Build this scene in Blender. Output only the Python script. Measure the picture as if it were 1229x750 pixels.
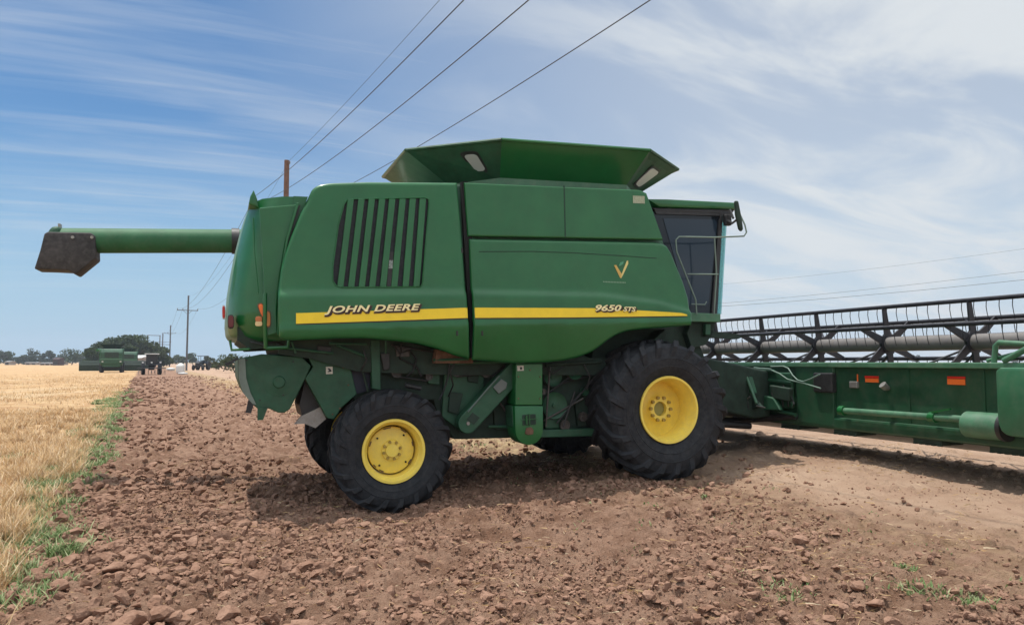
import bpy, bmesh, math, random
import numpy as np
from mathutils import Vector, Matrix
R = math.radians
random.seed(7); rng = np.random.default_rng(11)
for o in list(bpy.data.objects): bpy.data.objects.remove(o)
S = bpy.context.scene; COL = S.collection

# ------------------------------------------------------------------ camera, sky, sun, exposure
F = 900.0; TILT = 3.75; EYE = 1.55
cam = bpy.data.cameras.new('camera'); camo = bpy.data.objects.new('camera', cam); COL.objects.link(camo)
camo.location = (0, 0, EYE); camo.rotation_euler = (R(90+TILT), 0, 0)
cam.sensor_width = 36; cam.lens = 36*F/1229; cam.clip_start = .05; cam.clip_end = 9000
S.camera = camo
SUN_TO = Vector((-.20, .11, 1)).normalized()            # direction towards the sun
sd = bpy.data.lights.new('sun', 'SUN'); sd.energy = 4.7; sd.angle = R(.55); sd.color = (1, .955, .88)
so = bpy.data.objects.new('sun', sd); COL.objects.link(so); so.location = (0, 0, 50)
so.rotation_euler = SUN_TO.to_track_quat('Z', 'Y').to_euler()
W = bpy.data.worlds.new('World'); S.world = W; W.use_nodes = True
wn = W.node_tree; wn.nodes.clear()
def wnode(t, **k):
    n = wn.nodes.new(t)
    for a, b in k.items(): setattr(n, a, b)
    return n
def wm(op, a, b=None, c=None, clamp=False):
    n = wnode('ShaderNodeMath', operation=op, use_clamp=clamp)
    for i, v in enumerate((a, b, c)):
        if v is None: continue
        if isinstance(v, (int, float)): n.inputs[i].default_value = v
        else: wn.links.new(v, n.inputs[i])
    return n.outputs[0]
sky = wnode('ShaderNodeTexSky', sky_type='NISHITA', sun_disc=False)
sky.sun_elevation = math.asin(SUN_TO.z); sky.sun_rotation = math.atan2(SUN_TO.x, SUN_TO.y)
sky.air_density = 1.0; sky.dust_density = .6; sky.ozone_density = 2.0; sky.altitude = 50
tc = wnode('ShaderNodeTexCoord'); sep = wnode('ShaderNodeSeparateXYZ'); wn.links.new(tc.outputs['Generated'], sep.inputs[0])
X, Y, Z = sep.outputs
zc = wm('MAXIMUM', Z, .0)
den = wm('ADD', zc, .16)
cx = wm('DIVIDE', X, den); cy = wm('DIVIDE', Y, den)
def cloudmap(sx, sy, rot, scale, detail, rough, dist, ox=0.0):
    cmb = wnode('ShaderNodeCombineXYZ'); wn.links.new(cx, cmb.inputs[0]); wn.links.new(cy, cmb.inputs[1]); cmb.inputs[2].default_value = ox
    rt0 = wnode('ShaderNodeVectorRotate', rotation_type='Z_AXIS'); rt0.inputs['Angle'].default_value = -rot; wn.links.new(cmb.outputs[0], rt0.inputs['Vector'])
    mp = wnode('ShaderNodeMapping'); mp.inputs['Scale'].default_value = (sx, sy, 1)
    wn.links.new(rt0.outputs[0], mp.inputs[0])
    nz = wnode('ShaderNodeTexNoise'); nz.inputs['Scale'].default_value = scale; nz.inputs['Detail'].default_value = detail
    nz.inputs['Roughness'].default_value = rough; nz.inputs['Distortion'].default_value = dist
    wn.links.new(mp.outputs[0], nz.inputs['Vector']); return nz.outputs['Fac']
def mrange(v, a, b, c=0.0, d=1.0):
    n = wnode('ShaderNodeMapRange', interpolation_type='SMOOTHSTEP')
    wn.links.new(v, n.inputs[0])
    for i, q in zip((1, 2, 3, 4), (a, b, c, d)): n.inputs[i].default_value = q
    return n.outputs[0]
streak = mrange(cloudmap(.42, 2.6, R(24), 1.5, 8, .58, .45), .42, .74)
broad = mrange(cloudmap(.55, 1.25, R(30), 1.7, 10, .57, .6, 4.2), .40, .62)
azi = wm('DIVIDE', X, wm('ADD', wm('ABSOLUTE', Y), .35))
right = wm('MAXIMUM', mrange(azi, -.38, .30), wm('MAXIMUM', wm('MULTIPLY', mrange(wm('MULTIPLY', Y, -1.0), 0.0, .4), .9), mrange(Z, .50, .75, 0.0, .9)))                       # cloud deck to the right (east); unseen veil overhead and behind added for fill
high = mrange(Z, .02, .20)
fine = mrange(cloudmap(.36, 6.5, R(22), 1.7, 9, .62, .5, 7.7), .44, .74)
c_l = wm('MULTIPLY', wm('ADD', wm('MULTIPLY', streak, .36), wm('MULTIPLY', fine, .17)), high)
c_r = wm('MULTIPLY', right, wm('ADD', wm('MULTIPLY', broad, .42), .57))
cov = wm('MAXIMUM', c_l, c_r, clamp=True)
haze_low = mrange(Z, .0, .30, .92, 0.0)
mix = wnode('ShaderNodeMix', data_type='RGBA'); wn.links.new(cov, mix.inputs[0])
# blue sky a little deeper
tint = wnode('ShaderNodeMix', data_type='RGBA', blend_type='MULTIPLY'); tint.inputs[0].default_value = 1
wn.links.new(sky.outputs[0], tint.inputs[6]); tint.inputs[7].default_value = (.60, .94, 1.16, 1)
low = wnode('ShaderNodeMix', data_type='RGBA'); wn.links.new(haze_low, low.inputs[0]); wn.links.new(tint.outputs[2], low.inputs[6]); low.inputs[7].default_value = (4.3, 6.4, 8.3, 1)
wn.links.new(low.outputs[2], mix.inputs[6])
# fill light added: unseen clouds overhead and behind the viewer made brighter
cb = wm('ADD', wm('ADD', 1.0, wm('MULTIPLY', mrange(Z, .52, .85), 1.25)), wm('MULTIPLY', mrange(wm('MULTIPLY', Y, -1.0), 0.0, .5), .45))
vs = wnode('ShaderNodeVectorMath', operation='SCALE'); vs.inputs[0].default_value = (7.7, 8.15, 8.5); wn.links.new(cb, vs.inputs['Scale']); wn.links.new(vs.outputs[0], mix.inputs[7])
bg = wnode('ShaderNodeBackground'); bg.inputs[1].default_value = .10
wn.links.new(mix.outputs[2], bg.inputs[0])
wo = wnode('ShaderNodeOutputWorld'); wn.links.new(bg.outputs[0], wo.inputs[0])
S.view_settings.view_transform = 'Standard'; S.view_settings.look = 'None'
S.view_settings.exposure = -0.08; S.view_settings.gamma = 1; S.view_settings.use_curve_mapping = False
S.render.engine = 'CYCLES'

# ------------------------------------------------------------------ helpers
def vnoise(x, y, seed=0):
    xi = np.floor(x).astype(np.int64); yi = np.floor(y).astype(np.int64); fx = x-xi; fy = y-yi
    fx = fx*fx*(3-2*fx); fy = fy*fy*(3-2*fy)
    def h(a, b):
        n = (a*374761393 + b*668265263 + seed*974634777) & 0xffffffff
        n = ((n ^ (n >> 13))*1274126177) & 0xffffffff
        return ((n ^ (n >> 16)) & 0xffff)/65535.0
    return (h(xi, yi)*(1-fx)+h(xi+1, yi)*fx)*(1-fy)+(h(xi, yi+1)*(1-fx)+h(xi+1, yi+1)*fx)*fy
def fbm(x, y, octv=4, seed=0, g=.5):
    v = 0; a = 1; t = 0
    for i in range(octv):
        v = v+a*vnoise(x*2**i+i*17.3, y*2**i-i*9.1, seed+i); t += a; a *= g
    return v/t
def sstep(v, a, b):
    t = np.clip((v-a)/(b-a), 0, 1); return t*t*(3-2*t)
STRIP = .49                                            # the field strips run along (-.49, 1)
def strip(x, y): return x+STRIP*y
def zbase(x, y):
    s = strip(x, y)
    z = -.16+.16*sstep(s, 2.5, 7.0)+.20*sstep(s, 6.5, 10.5)*(1-sstep(np.asarray(y, float), 14, 40))
    return z+.05*sstep(-s, .6, 1.6)
def zb(x, y): return float(zbase(np.array(float(x)), np.array(float(y))))

MATS = {}
def mat(name, col, rough=.6, metal=0, spec=.5, nscale=None, namp=.12, bump=0, bscale=40, dust=None, coat=0, col2=None, alpha=None):
    if name in MATS: return MATS[name]
    m = bpy.data.materials.new(name); m.use_nodes = True; nt = m.node_tree; b = nt.nodes['Principled BSDF']
    b.inputs['Base Color'].default_value = (*col, 1); b.inputs['Roughness'].default_value = rough
    b.inputs['Metallic'].default_value = metal; b.inputs['Specular IOR Level'].default_value = spec
    if coat: b.inputs['Coat Weight'].default_value = coat; b.inputs['Coat Roughness'].default_value = .12
    g = nt.nodes.new('ShaderNodeTexCoord')
    if nscale:
        n = nt.nodes.new('ShaderNodeTexNoise'); n.inputs['Scale'].default_value = nscale; n.inputs['Detail'].default_value = 6; n.inputs['Roughness'].default_value = .62
        nt.links.new(g.outputs['Object'], n.inputs['Vector'])
        mr = nt.nodes.new('ShaderNodeMapRange'); mr.inputs[1].default_value = .3; mr.inputs[2].default_value = .72
        nt.links.new(n.outputs['Fac'], mr.inputs[0])
        mx = nt.nodes.new('ShaderNodeMix'); mx.data_type = 'RGBA'; nt.links.new(mr.outputs[0], mx.inputs[0])
        c2 = col2 or tuple(min(1, c*(1+namp)+namp*.04) for c in col)
        c1 = col if col2 else tuple(c*(1-namp) for c in col)
        mx.inputs[6].default_value = (*c1, 1); mx.inputs[7].default_value = (*c2, 1)
        out = mx.outputs[2]
        if dust:
            n2 = nt.nodes.new('ShaderNodeTexNoise'); n2.inputs['Scale'].default_value = nscale*2.7; n2.inputs['Detail'].default_value = 8; n2.inputs['Roughness'].default_value = .7
            nt.links.new(g.outputs['Object'], n2.inputs['Vector'])
            m2 = nt.nodes.new('ShaderNodeMapRange'); m2.inputs[1].default_value = .45; m2.inputs[2].default_value = .8; m2.inputs[4].default_value = dust[3]
            nt.links.new(n2.outputs['Fac'], m2.inputs[0])
            mx2 = nt.nodes.new('ShaderNodeMix'); mx2.data_type = 'RGBA'; nt.links.new(m2.outputs[0], mx2.inputs[0])
            nt.links.new(out, mx2.inputs[6]); mx2.inputs[7].default_value = (*dust[:3], 1); out = mx2.outputs[2]
            rr = nt.nodes.new('ShaderNodeMath'); rr.operation = 'MULTIPLY_ADD'; nt.links.new(n2.outputs['Fac'], rr.inputs[0]); rr.inputs[1].default_value = .35; rr.inputs[2].default_value = rough-.15
            nt.links.new(rr.outputs[0], b.inputs['Roughness'])
        nt.links.new(out, b.inputs['Base Color'])
    if bump:
        n3 = nt.nodes.new('ShaderNodeTexNoise'); n3.inputs['Scale'].default_value = bscale; n3.inputs['Detail'].default_value = 5
        nt.links.new(g.outputs['Object'], n3.inputs['Vector'])
        bp = nt.nodes.new('ShaderNodeBump'); bp.inputs['Strength'].default_value = 1; bp.inputs['Distance'].default_value = bump
        nt.links.new(n3.outputs['Fac'], bp.inputs['Height']); nt.links.new(bp.outputs[0], b.inputs['Normal'])
    MATS[name] = m; return m
def island_mat(name, cols, rough=.8, trans=0):
    m = bpy.data.materials.new(name); m.use_nodes = True; nt = m.node_tree; b = nt.nodes['Principled BSDF']
    g = nt.nodes.new('ShaderNodeNewGeometry'); cr = nt.nodes.new('ShaderNodeValToRGB')
    cr.color_ramp.interpolation = 'LINEAR'
    while len(cr.color_ramp.elements) < len(cols): cr.color_ramp.elements.new(.5)
    for i, c in enumerate(cols):
        e = cr.color_ramp.elements[i]; e.position = i/(len(cols)-1); e.color = (*c, 1)
    nt.links.new(g.outputs['Random Per Island'], cr.inputs[0]); nt.links.new(cr.outputs[0], b.inputs['Base Color'])
    b.inputs['Roughness'].default_value = rough; b.inputs['Specular IOR Level'].default_value = .25
    if trans:
        tl = nt.nodes.new('ShaderNodeBsdfTranslucent'); nt.links.new(cr.outputs[0], tl.inputs[0])
        ms = nt.nodes.new('ShaderNodeMixShader'); ms.inputs[0].default_value = trans
        nt.links.new(b.outputs[0], ms.inputs[1]); nt.links.new(tl.outputs[0], ms.inputs[2])
        nt.links.new(ms.outputs[0], nt.nodes['Material Output'].inputs[0])
    MATS[name] = m; return m

GREEN = mat('green_paint', (.004, .108, .024), .36, nscale=2.2, namp=.14, dust=(.08, .13, .06, .12), coat=.35, spec=.4, bump=.006, bscale=2.2)
GREENOLD = mat('worn_green_paint', (.007, .070, .030), .55, nscale=5, namp=.3, dust=(.09, .09, .065, .3), bump=.002, bscale=30)
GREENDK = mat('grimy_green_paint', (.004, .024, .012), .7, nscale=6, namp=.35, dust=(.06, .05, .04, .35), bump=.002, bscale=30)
GREENLT = mat('sun_faded_green_paint', (.055, .16, .085), .5, nscale=4, namp=.2, dust=(.25, .24, .2, .3))
YELLOW = mat('yellow_paint', (.88, .66, .10), .40, nscale=7, namp=.08, dust=(.60, .48, .22, .4))
STRIPE = mat('yellow_decal', (.90, .64, .02), .35, nscale=9, namp=.05)
CREAM = mat('pale_yellow_lettering', (.90, .80, .42), .4)
BROWN = mat('dark_brown_letter_shadow', (.035, .012, .006), .5)
TYRE = mat('dusty_black_rubber', (.015, .017, .021), .72, nscale=9, namp=.3, dust=(.085, .075, .068, .42), bump=.003, bscale=45, spec=.25)
BLACK = mat('black_plastic', (.012, .012, .013), .5, nscale=12, namp=.3, dust=(.07, .06, .05, .3))
DARK = mat('dark_interior', (.006, .007, .007), .9)
STEEL = mat('grey_steel', (.30, .29, .27), .45, metal=.6, nscale=10, namp=.2, dust=(.2, .15, .1, .5))
GREYT = mat('dull_grey_tube', (.15, .14, .135), .6, nscale=7, namp=.15, dust=(.20, .16, .12, .5))
REELM = mat('dark_reel_steel', (.010, .010, .016), .5, nscale=9, namp=.3, dust=(.05, .045, .04, .25))
WORNRUB = mat('scuffed_black_rubber', (.018, .016, .017), .75, nscale=6, col2=(.055, .05, .05), dust=(.16, .15, .14, .45))
GLASS = mat('dark_cab_glass', (.008, .012, .018), .1, spec=.35)
TEAL = mat('teal_windscreen_glass', (.25, .42, .42), .12, spec=.7)
PALEGL = mat('milky_window', (.42, .45, .46), .3)
WHITE = mat('white_paint', (.62, .62, .60), .5, nscale=8, namp=.06)
SKIN = mat('sticker_white', (.55, .53, .45), .5, nscale=30, namp=.2)
ORANGE = mat('orange_lens', (.80, .16, .02), .3)
RED = mat('red_lens', (.55, .02, .012), .3)
MIRR = mat('rusty_steel', (.13, .065, .035), .8, nscale=20, namp=.4)
WOOD = mat('weathered_pole_wood', (.14, .075, .05), .85, nscale=6, namp=.3, bump=.004, bscale=18)
GREYWOOD = mat('grey_pole', (.10, .10, .11), .8, nscale=6, namp=.2)
WIRE = mat('wire', (.03, .03, .035), .6)
INSUL = mat('insulator', (.14, .12, .12), .4)

class MB:
    def __init__(s): s.v = []; s.f = []; s.m = []; s.mi = 0
    def add(s, vs, fs):
        k = len(s.v); s.v += [tuple(p) for p in vs]; s.f += [tuple(i+k for i in q) for q in fs]; s.m += [s.mi]*len(fs); return s
    def box(s, a, b, rot=None, at=None):
        x0, y0, z0 = a; x1, y1, z1 = b
        vs = [Vector(p) for p in ((x0,y0,z0),(x1,y0,z0),(x1,y1,z0),(x0,y1,z0),(x0,y0,z1),(x1,y0,z1),(x1,y1,z1),(x0,y1,z1))]
        if rot is not None:
            c = Vector(at) if at else sum(vs, Vector())/8
            vs = [rot @ (p-c)+c for p in vs]
        return s.add(vs, [(0,3,2,1),(4,5,6,7),(0,1,5,4),(1,2,6,5),(2,3,7,6),(3,0,4,7)])
    def tube(s, pts, r, n=10, caps=True):
        pts = [Vector(p) for p in pts]; rs = r if isinstance(r, (list, tuple)) else [r]*len(pts)
        vs = []; fs = []; up = None
        for i, p in enumerate(pts):
            d = (pts[min(i+1, len(pts)-1)]-pts[max(i-1, 0)]).normalized()
            if up is None: up = Vector((0,0,1)) if abs(d.z) < .9 else Vector((1,0,0))
            a = d.cross(up).normalized(); b = a.cross(d).normalized(); up = b
            for k in range(n):
                t = 2*math.pi*k/n; vs.append(p+(a*math.cos(t)+b*math.sin(t))*rs[i])
        for i in range(len(pts)-1):
            for k in range(n): fs.append((i*n+k, i*n+(k+1) % n, (i+1)*n+(k+1) % n, (i+1)*n+k))
        if caps: fs.append(tuple(range(n))[::-1]); fs.append(tuple((len(pts)-1)*n+k for k in range(n)))
        return s.add(vs, fs)
    def lathe_y(s, prof, c=(0,0,0), n=48, close=False):     # prof (r, y) turned about the Y axis
        vs = []; fs = []
        for r, y in prof:
            for k in range(n):
                t = 2*math.pi*k/n; vs.append((c[0]+r*math.cos(t), c[1]+y, c[2]+r*math.sin(t)))
        m = len(prof)
        for i in range(m-1 if not close else m):
            j = (i+1) % m
            for k in range(n): fs.append((i*n+k, i*n+(k+1) % n, j*n+(k+1) % n, j*n+k))
        if not close:
            if prof[0][0] > 1e-4: fs.append(tuple(range(n)))
            if prof[-1][0] > 1e-4: fs.append(tuple((m-1)*n+k for k in range(n))[::-1])
        return s.add(vs, fs)
    def prism(s, poly, y0, y1):                             # poly in (x, z), extruded along y
        n = len(poly); vs = [(x, y0, z) for x, z in poly]+[(x, y1, z) for x, z in poly]
        fs = [tuple(range(n)), tuple(range(2*n-1, n-1, -1))]+[(i, (i+1) % n, n+(i+1) % n, n+i) for i in range(n)]
        return s.add(vs, fs)
    def build(s, name, material, parent=None, smooth=None, bevel=0, mats=None, fix=True):
        me = bpy.data.meshes.new(name); me.from_pydata(s.v, [], s.f); me.validate()
        for m_ in ([material] if mats is None else mats): me.materials.append(m_)
        if mats is not None and len(me.polygons) == len(s.m): me.polygons.foreach_set('material_index', s.m)
        bm = bmesh.new(); bm.from_mesh(me)
        if fix: bmesh.ops.recalc_face_normals(bm, faces=bm.faces)
        if bevel:
            es = [e for e in bm.edges if len(e.link_faces) == 2 and e.calc_face_angle(0) > R(35)]
            bmesh.ops.bevel(bm, geom=es, offset=bevel, segments=2, profile=.5, affect='EDGES', clamp_overlap=True)
        bm.to_mesh(me); bm.free()
        if smooth is not None:
            me.polygons.foreach_set('use_smooth', [True]*len(me.polygons)); me.set_sharp_from_angle(angle=R(smooth))
        o = bpy.data.objects.new(name, me); COL.objects.link(o)
        if parent is not None: o.parent = parent
        return o
def npmesh(name, v, f, material, parent=None, smooth=False):
    me = bpy.data.meshes.new(name); n = len(f); k = f.shape[1]
    me.vertices.add(len(v)); me.vertices.foreach_set('co', v.astype(np.float32).ravel())
    me.loops.add(n*k); me.loops.foreach_set('vertex_index', f.astype(np.int32).ravel())
    me.polygons.add(n); me.polygons.foreach_set('loop_start', np.arange(0, n*k, k, dtype=np.int32))
    me.update(calc_edges=True); me.polygons.foreach_set('use_smooth', np.full(n, smooth)); me.materials.append(material)
    o = bpy.data.objects.new(name, me); COL.objects.link(o)
    if parent: o.parent = parent
    return o
def tag(o, label=None, cat=None, group=None, kind=None):
    if label: o['label'] = label
    if cat: o['category'] = cat
    if group: o['group'] = group
    if kind: o['kind'] = kind
    return o
def empty(name, loc, rot=(0,0,0)):
    o = bpy.data.objects.new(name, None); COL.objects.link(o); o.location = loc; o.rotation_euler = rot; o.empty_display_size = .2
    return o
def copy_tree(o, parent=None):
    c = o.copy(); COL.objects.link(c)
    if parent: c.parent = parent
    for ch in [q for q in list(COL.objects) if q.parent is o]: copy_tree(ch, c)
    return c

# survey frame: turns a sighting (bearing/elevation in photo units) plus a known plane into metres
def ray(px, py):
    d = Vector(((px-614.5)/F, -(py-375)/F, -1))
    return Matrix.Rotation(R(90+TILT), 3, 'X') @ d
def at(px, py, y):                                        # world point at depth y
    d = ray(px, py); t = y/d.y; return Vector((0, 0, EYE))+d*t
YAW = 21.0; PITCH = 2.0; ORG = Vector((1.45, 11.43, 0))
MC = Matrix.Translation(ORG) @ Matrix.Rotation(R(YAW), 4, 'Z') @ Matrix.Rotation(R(-PITCH), 4, 'Y')
MH = Matrix.Translation(ORG) @ Matrix.Rotation(R(YAW), 4, 'Z')
def plane_pt(M, px, py, y):                               # machine frame, on the plane at lateral y
    I = M.inverted(); o = I @ Vector((0, 0, EYE)); d = I.to_3x3() @ ray(px, py)
    t = (y-o.y)/d.y; return o+d*t
def P(px, py, y=-1.72):
    q = plane_pt(MC, px, py, y); return (q.x, q.z)
def PP(lst, y=-1.72): return [P(a, b, y) for a, b in lst]
def HX(px, py, x):                                        # header frame, on the plane at forward x -> (lateral y, z)
    I = MH.inverted(); o = I @ Vector((0, 0, EYE)); d = I.to_3x3() @ ray(px, py)
    t = (x-o.x)/d.x; q = o+d*t; return (q.y, q.z)

# ------------------------------------------------------------------ ground
def axis(segs):
    out = []
    for a, b, d0, d1 in segs:                              # from a to b with spacing d0 -> d1
        x = a
        n = 0
        while x < b-1e-6:
            out.append(x); t = (x-a)/(b-a); x += d0*(d1/d0)**t
    out.append(segs[-1][1]); return np.array(out)
def mirror_axis(a): return -a[::-1]
xs = np.concatenate([mirror_axis(axis([(5.2, 14, .022, .12), (14, 60, .12, 1.5), (60, 1400, 1.5, 200)]))[:-1], axis([(-5.2, 6.4, .021, .021), (6.4, 14, .021, .12), (14, 60, .12, 1.5), (60, 1400, 1.5, 200)])])
ys = np.concatenate([mirror_axis(axis([(-3.2, 30, .2, 3), (30, 500, 3, 100)]))[:-1], axis([(3.2, 9, .019, .019), (9, 16, .019, .07), (16, 50, .07, .6), (50, 200, .6, 5), (200, 1900, 5, 200)])])
xs = np.unique(np.round(xs, 4)); ys = np.unique(np.round(ys, 4))
GX, GY = np.meshgrid(xs, ys)
Sg = strip(GX, GY)
near = 1-sstep(np.hypot(GX, GY), 60, 140)
wob = (fbm(GX*.5, GY*.5, 3, 5)-.5)*.5
soil = sstep(Sg+wob, -1.15, -.8)*(1-sstep(Sg+wob*3, 5.6, 8.0))
road = sstep(Sg+wob*3, 6.6, 8.6)
Zg = zbase(GX, GY)
Zg += soil*near*((fbm(GX*1.3, GY*1.3, 3, 21)-.5)*.16+(fbm(GX*5, GY*5, 3, 31)-.5)*.10)
Zg += road*near*((fbm(GX*.8, GY*.8, 2, 41)-.5)*.05+(fbm(GX*9, GY*9, 3, 43)-.5)*.018)
Zg += (1-soil)*(1-road)*near*(fbm(GX*3, GY*3, 3, 51)-.5)*.07
Zg += soil*near*(fbm(GX*15, GY*15, 4, 61, .62)-.5)*.055*(1-.5*sstep(Sg, 4.5, 7))
Lump = np.zeros_like(Zg)
# rough ridge pushed up beside the tracks
for (mx_, my_, rx, ry, h) in ((.25, 8.15, .55, .30, .10), (-.35, 8.0, .5, .22, .06), (1.1, 7.6, .8, .25, .05), (-1.9, 7.6, .9, .25, .05)):
    Zg += h*np.exp(-((GX-mx_)/rx)**2-((GY-my_)/ry)**2)*(.7+.6*fbm(GX*7, GY*7, 2, 71))
# wheel troughs
def splat_clods(n, r0, r1, pw, x0, x1, y0, y1, hk=.75):
    cx_ = rng.uniform(x0, x1, n); cy_ = rng.uniform(y0, y1, n); rr = r0*(r1/r0)**(rng.random(n)**pw)
    s_ = strip(cx_, cy_); keep = (s_ > -.85+rng.normal(0, .12, n)) & (rng.random(n) > sstep(s_, 4.6, 8.2)*.93)
    for a, b, r in zip(cx_[keep], cy_[keep], rr[keep]):
        i0, i1 = np.searchsorted(xs, (a-r*1.3, a+r*1.3)); j0, j1 = np.searchsorted(ys, (b-r*1.3, b+r*1.3))
        if i1-i0 < 2 or j1-j0 < 2: continue
        X_ = GX[j0:j1, i0:i1]-a; Y_ = GY[j0:j1, i0:i1]-b
        an = random.uniform(0, 3.14); e = random.uniform(.65, 1)
        u = X_*math.cos(an)+Y_*math.sin(an); v = (-X_*math.sin(an)+Y_*math.cos(an))/e
        ed = random.uniform(0, 6.28); th_ = np.arctan2(v, u); d = np.maximum(0, np.hypot(u, v)/r*(1+.14*np.sin(3*th_+ed)+.08*np.sin(5*th_+2*ed)))
        h = np.sqrt(np.clip(1-d**2.6, 0, 1))*r*hk*random.uniform(.6, 1.15)
        h *= 1+(u*random.uniform(-.4, .4)+v*random.uniform(-.4, .4))/r
        Lump[j0:j1, i0:i1] = np.maximum(h, Lump[j0:j1, i0:i1])
splat_clods(34000, .024, .062, 1.4, -6, 7, 3.3, 12, .8)
splat_clods(1300, .06, .12, 2.6, -6, 7, 3.3, 14, .5)
splat_clods(9000, .05, .15, 1.5, -14, 5, 11, 30, .55)
splat_clods(5000, .12, .32, 1.5, -45, 2, 28, 80, .45)
Zg += Lump*(.85+.3*fbm(GX*40, GY*40, 2, 3))
nx, ny = len(xs), len(ys)
idx = np.arange(nx*ny).reshape(ny, nx)
faces = np.stack([idx[:-1, :-1], idx[:-1, 1:], idx[1:, 1:], idx[1:, :-1]], -1).reshape(-1, 4)
gm = bpy.data.materials.new('farm_ground'); gm.use_nodes = True; gt = gm.node_tree; gb = gt.nodes['Principled BSDF']
gb.inputs['Roughness'].default_value = .95; gb.inputs['Specular IOR Level'].default_value = .1
def gn(t, **k):
    n = gt.nodes.new(t)
    for a, b in k.items(): setattr(n, a, b)
    return n
def gmath(op, a, b=None, clamp=False):
    n = gn('ShaderNodeMath', operation=op, use_clamp=clamp)
    for i, v in enumerate((a, b)):
        if v is None: continue
        if isinstance(v, (int, float)): n.inputs[i].default_value = v
        else: gt.links.new(v, n.inputs[i])
    return n.outputs[0]
gc = gn('ShaderNodeTexCoord').outputs['Object']; gs = gn('ShaderNodeSeparateXYZ'); gt.links.new(gc, gs.inputs[0])
gstrip = gmath('ADD', gs.outputs[0], gmath('MULTIPLY', gs.outputs[1], STRIP))
def gnoise(scale, detail=5, rough=.6, stretch=None):
    n = gn('ShaderNodeTexNoise'); n.inputs['Scale'].default_value = scale; n.inputs['Detail'].default_value = detail; n.inputs['Roughness'].default_value = rough
    if stretch:
        mp = gn('ShaderNodeMapping'); mp.inputs['Rotation'].default_value = (0, 0, stretch[0]); mp.inputs['Scale'].default_value = (stretch[1], stretch[2], 1)
        gt.links.new(gc, mp.inputs[0]); gt.links.new(mp.outputs[0], n.inputs['Vector'])
    else: gt.links.new(gc, n.inputs['Vector'])
    return n.outputs['Fac']
def gramp(v, a, b, c=0.0, d=1.0):
    n = gn('ShaderNodeMapRange', interpolation_type='SMOOTHSTEP'); gt.links.new(v, n.inputs[0])
    for i, q in zip((1, 2, 3, 4), (a, b, c, d)): n.inputs[i].default_value = q
    return n.outputs[0]
def gmix(f, a, b):
    n = gn('ShaderNodeMix', data_type='RGBA')
    for s_, v in ((0, f), (6, a), (7, b)):
        if isinstance(v, tuple): n.inputs[s_].default_value = (*v, 1)
        elif isinstance(v, (int, float)): n.inputs[s_].default_value = v
        else: gt.links.new(v, n.inputs[s_])
    return n.outputs[2]
c_soil = gmix(gramp(gnoise(3.2, 8, .65), .32, .68), (.185, .102, .066), (.34, .212, .148))
c_soil = gmix(gmath('MULTIPLY', gramp(gnoise(38, 6, .7), .50, .74), .45), c_soil, (.38, .26, .18))
c_road = gmix(gramp(gnoise(1.1, 8, .6), .3, .7), (.37, .24, .165), (.47, .33, .235))
c_road = gmix(gmath('MULTIPLY', gramp(gnoise(2.2, 7, .7, (-.456, 4.0, .35)), .52, .7), .5), c_road, (.25, .155, .11))
c_wheat = gmix(gramp(gnoise(.8, 8, .65), .35, .68), (.42, .25, .13), (.57, .40, .22))
c_wheat = gmix(gmath('MULTIPLY', gramp(gnoise(.16, 5, .6, (-.456, 2.0, .5)), .52, .66), .6), c_wheat, (.58, .46, .30))
c_wheat = gmix(gmath('MULTIPLY', gramp(gnoise(14, 6, .7), .5, .7), .4), c_wheat, (.23, .14, .075))
c_verge = gmix(gramp(gnoise(5, 8, .7), .40, .62), (.29, .185, .12), (.47, .35, .20))
c_verge = gmix(gmath('MULTIPLY', gramp(gnoise(1.7, 6, .7), .55, .68), .5), c_verge, (.12, .13, .06))
ws = gmath('ADD', gstrip, gmath('MULTIPLY', gmath('SUBTRACT', gnoise(.7, 6, .7), .5), 1.5))
m_soil = gramp(ws, -1.15, -.80)
m_verge = gramp(gmath('ADD', gstrip, gmath('MULTIPLY', gmath('SUBTRACT', gnoise(.9, 7, .7), .5), 4.0)), 4.6, 6.6)
m_road = gramp(gmath('ADD', gstrip, gmath('MULTIPLY', gmath('SUBTRACT', gnoise(.5, 7, .7), .5), 2.5)), 6.8, 8.2)
far_verge = gramp(gstrip, 26, 34)
col = gmix(m_soil, c_wheat, c_soil)
vf = gmath('MULTIPLY', m_verge, gramp(gs.outputs[1], 9.5, 14, .25, 1.0))
col = gmix(vf, col, c_verge); col = gmix(m_road, col, c_road); col = gmix(far_verge, col, c_verge)
gt.links.new(col, gb.inputs['Base Color'])
bp = gn('ShaderNodeBump'); bp.inputs['Strength'].default_value = .9; bp.inputs['Distance'].default_value = .038
gt.links.new(gmath('ADD', gnoise(55, 8, .7), gmath('MULTIPLY', gnoise(14, 5, .65), 1.2)), bp.inputs['Height']); gt.links.new(bp.outputs[0], gb.inputs['Normal'])
ground = npmesh('ground', np.stack([GX.ravel(), GY.ravel(), Zg.ravel()], -1), faces, gm, smooth=True)
tag(ground, kind='structure')
def gz(x, y):
    x = np.atleast_1d(x); y = np.atleast_1d(y)
    i = np.clip(np.searchsorted(xs, x), 1, nx-1); j = np.clip(np.searchsorted(ys, y), 1, ny-1)
    return Zg[j, i]

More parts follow.
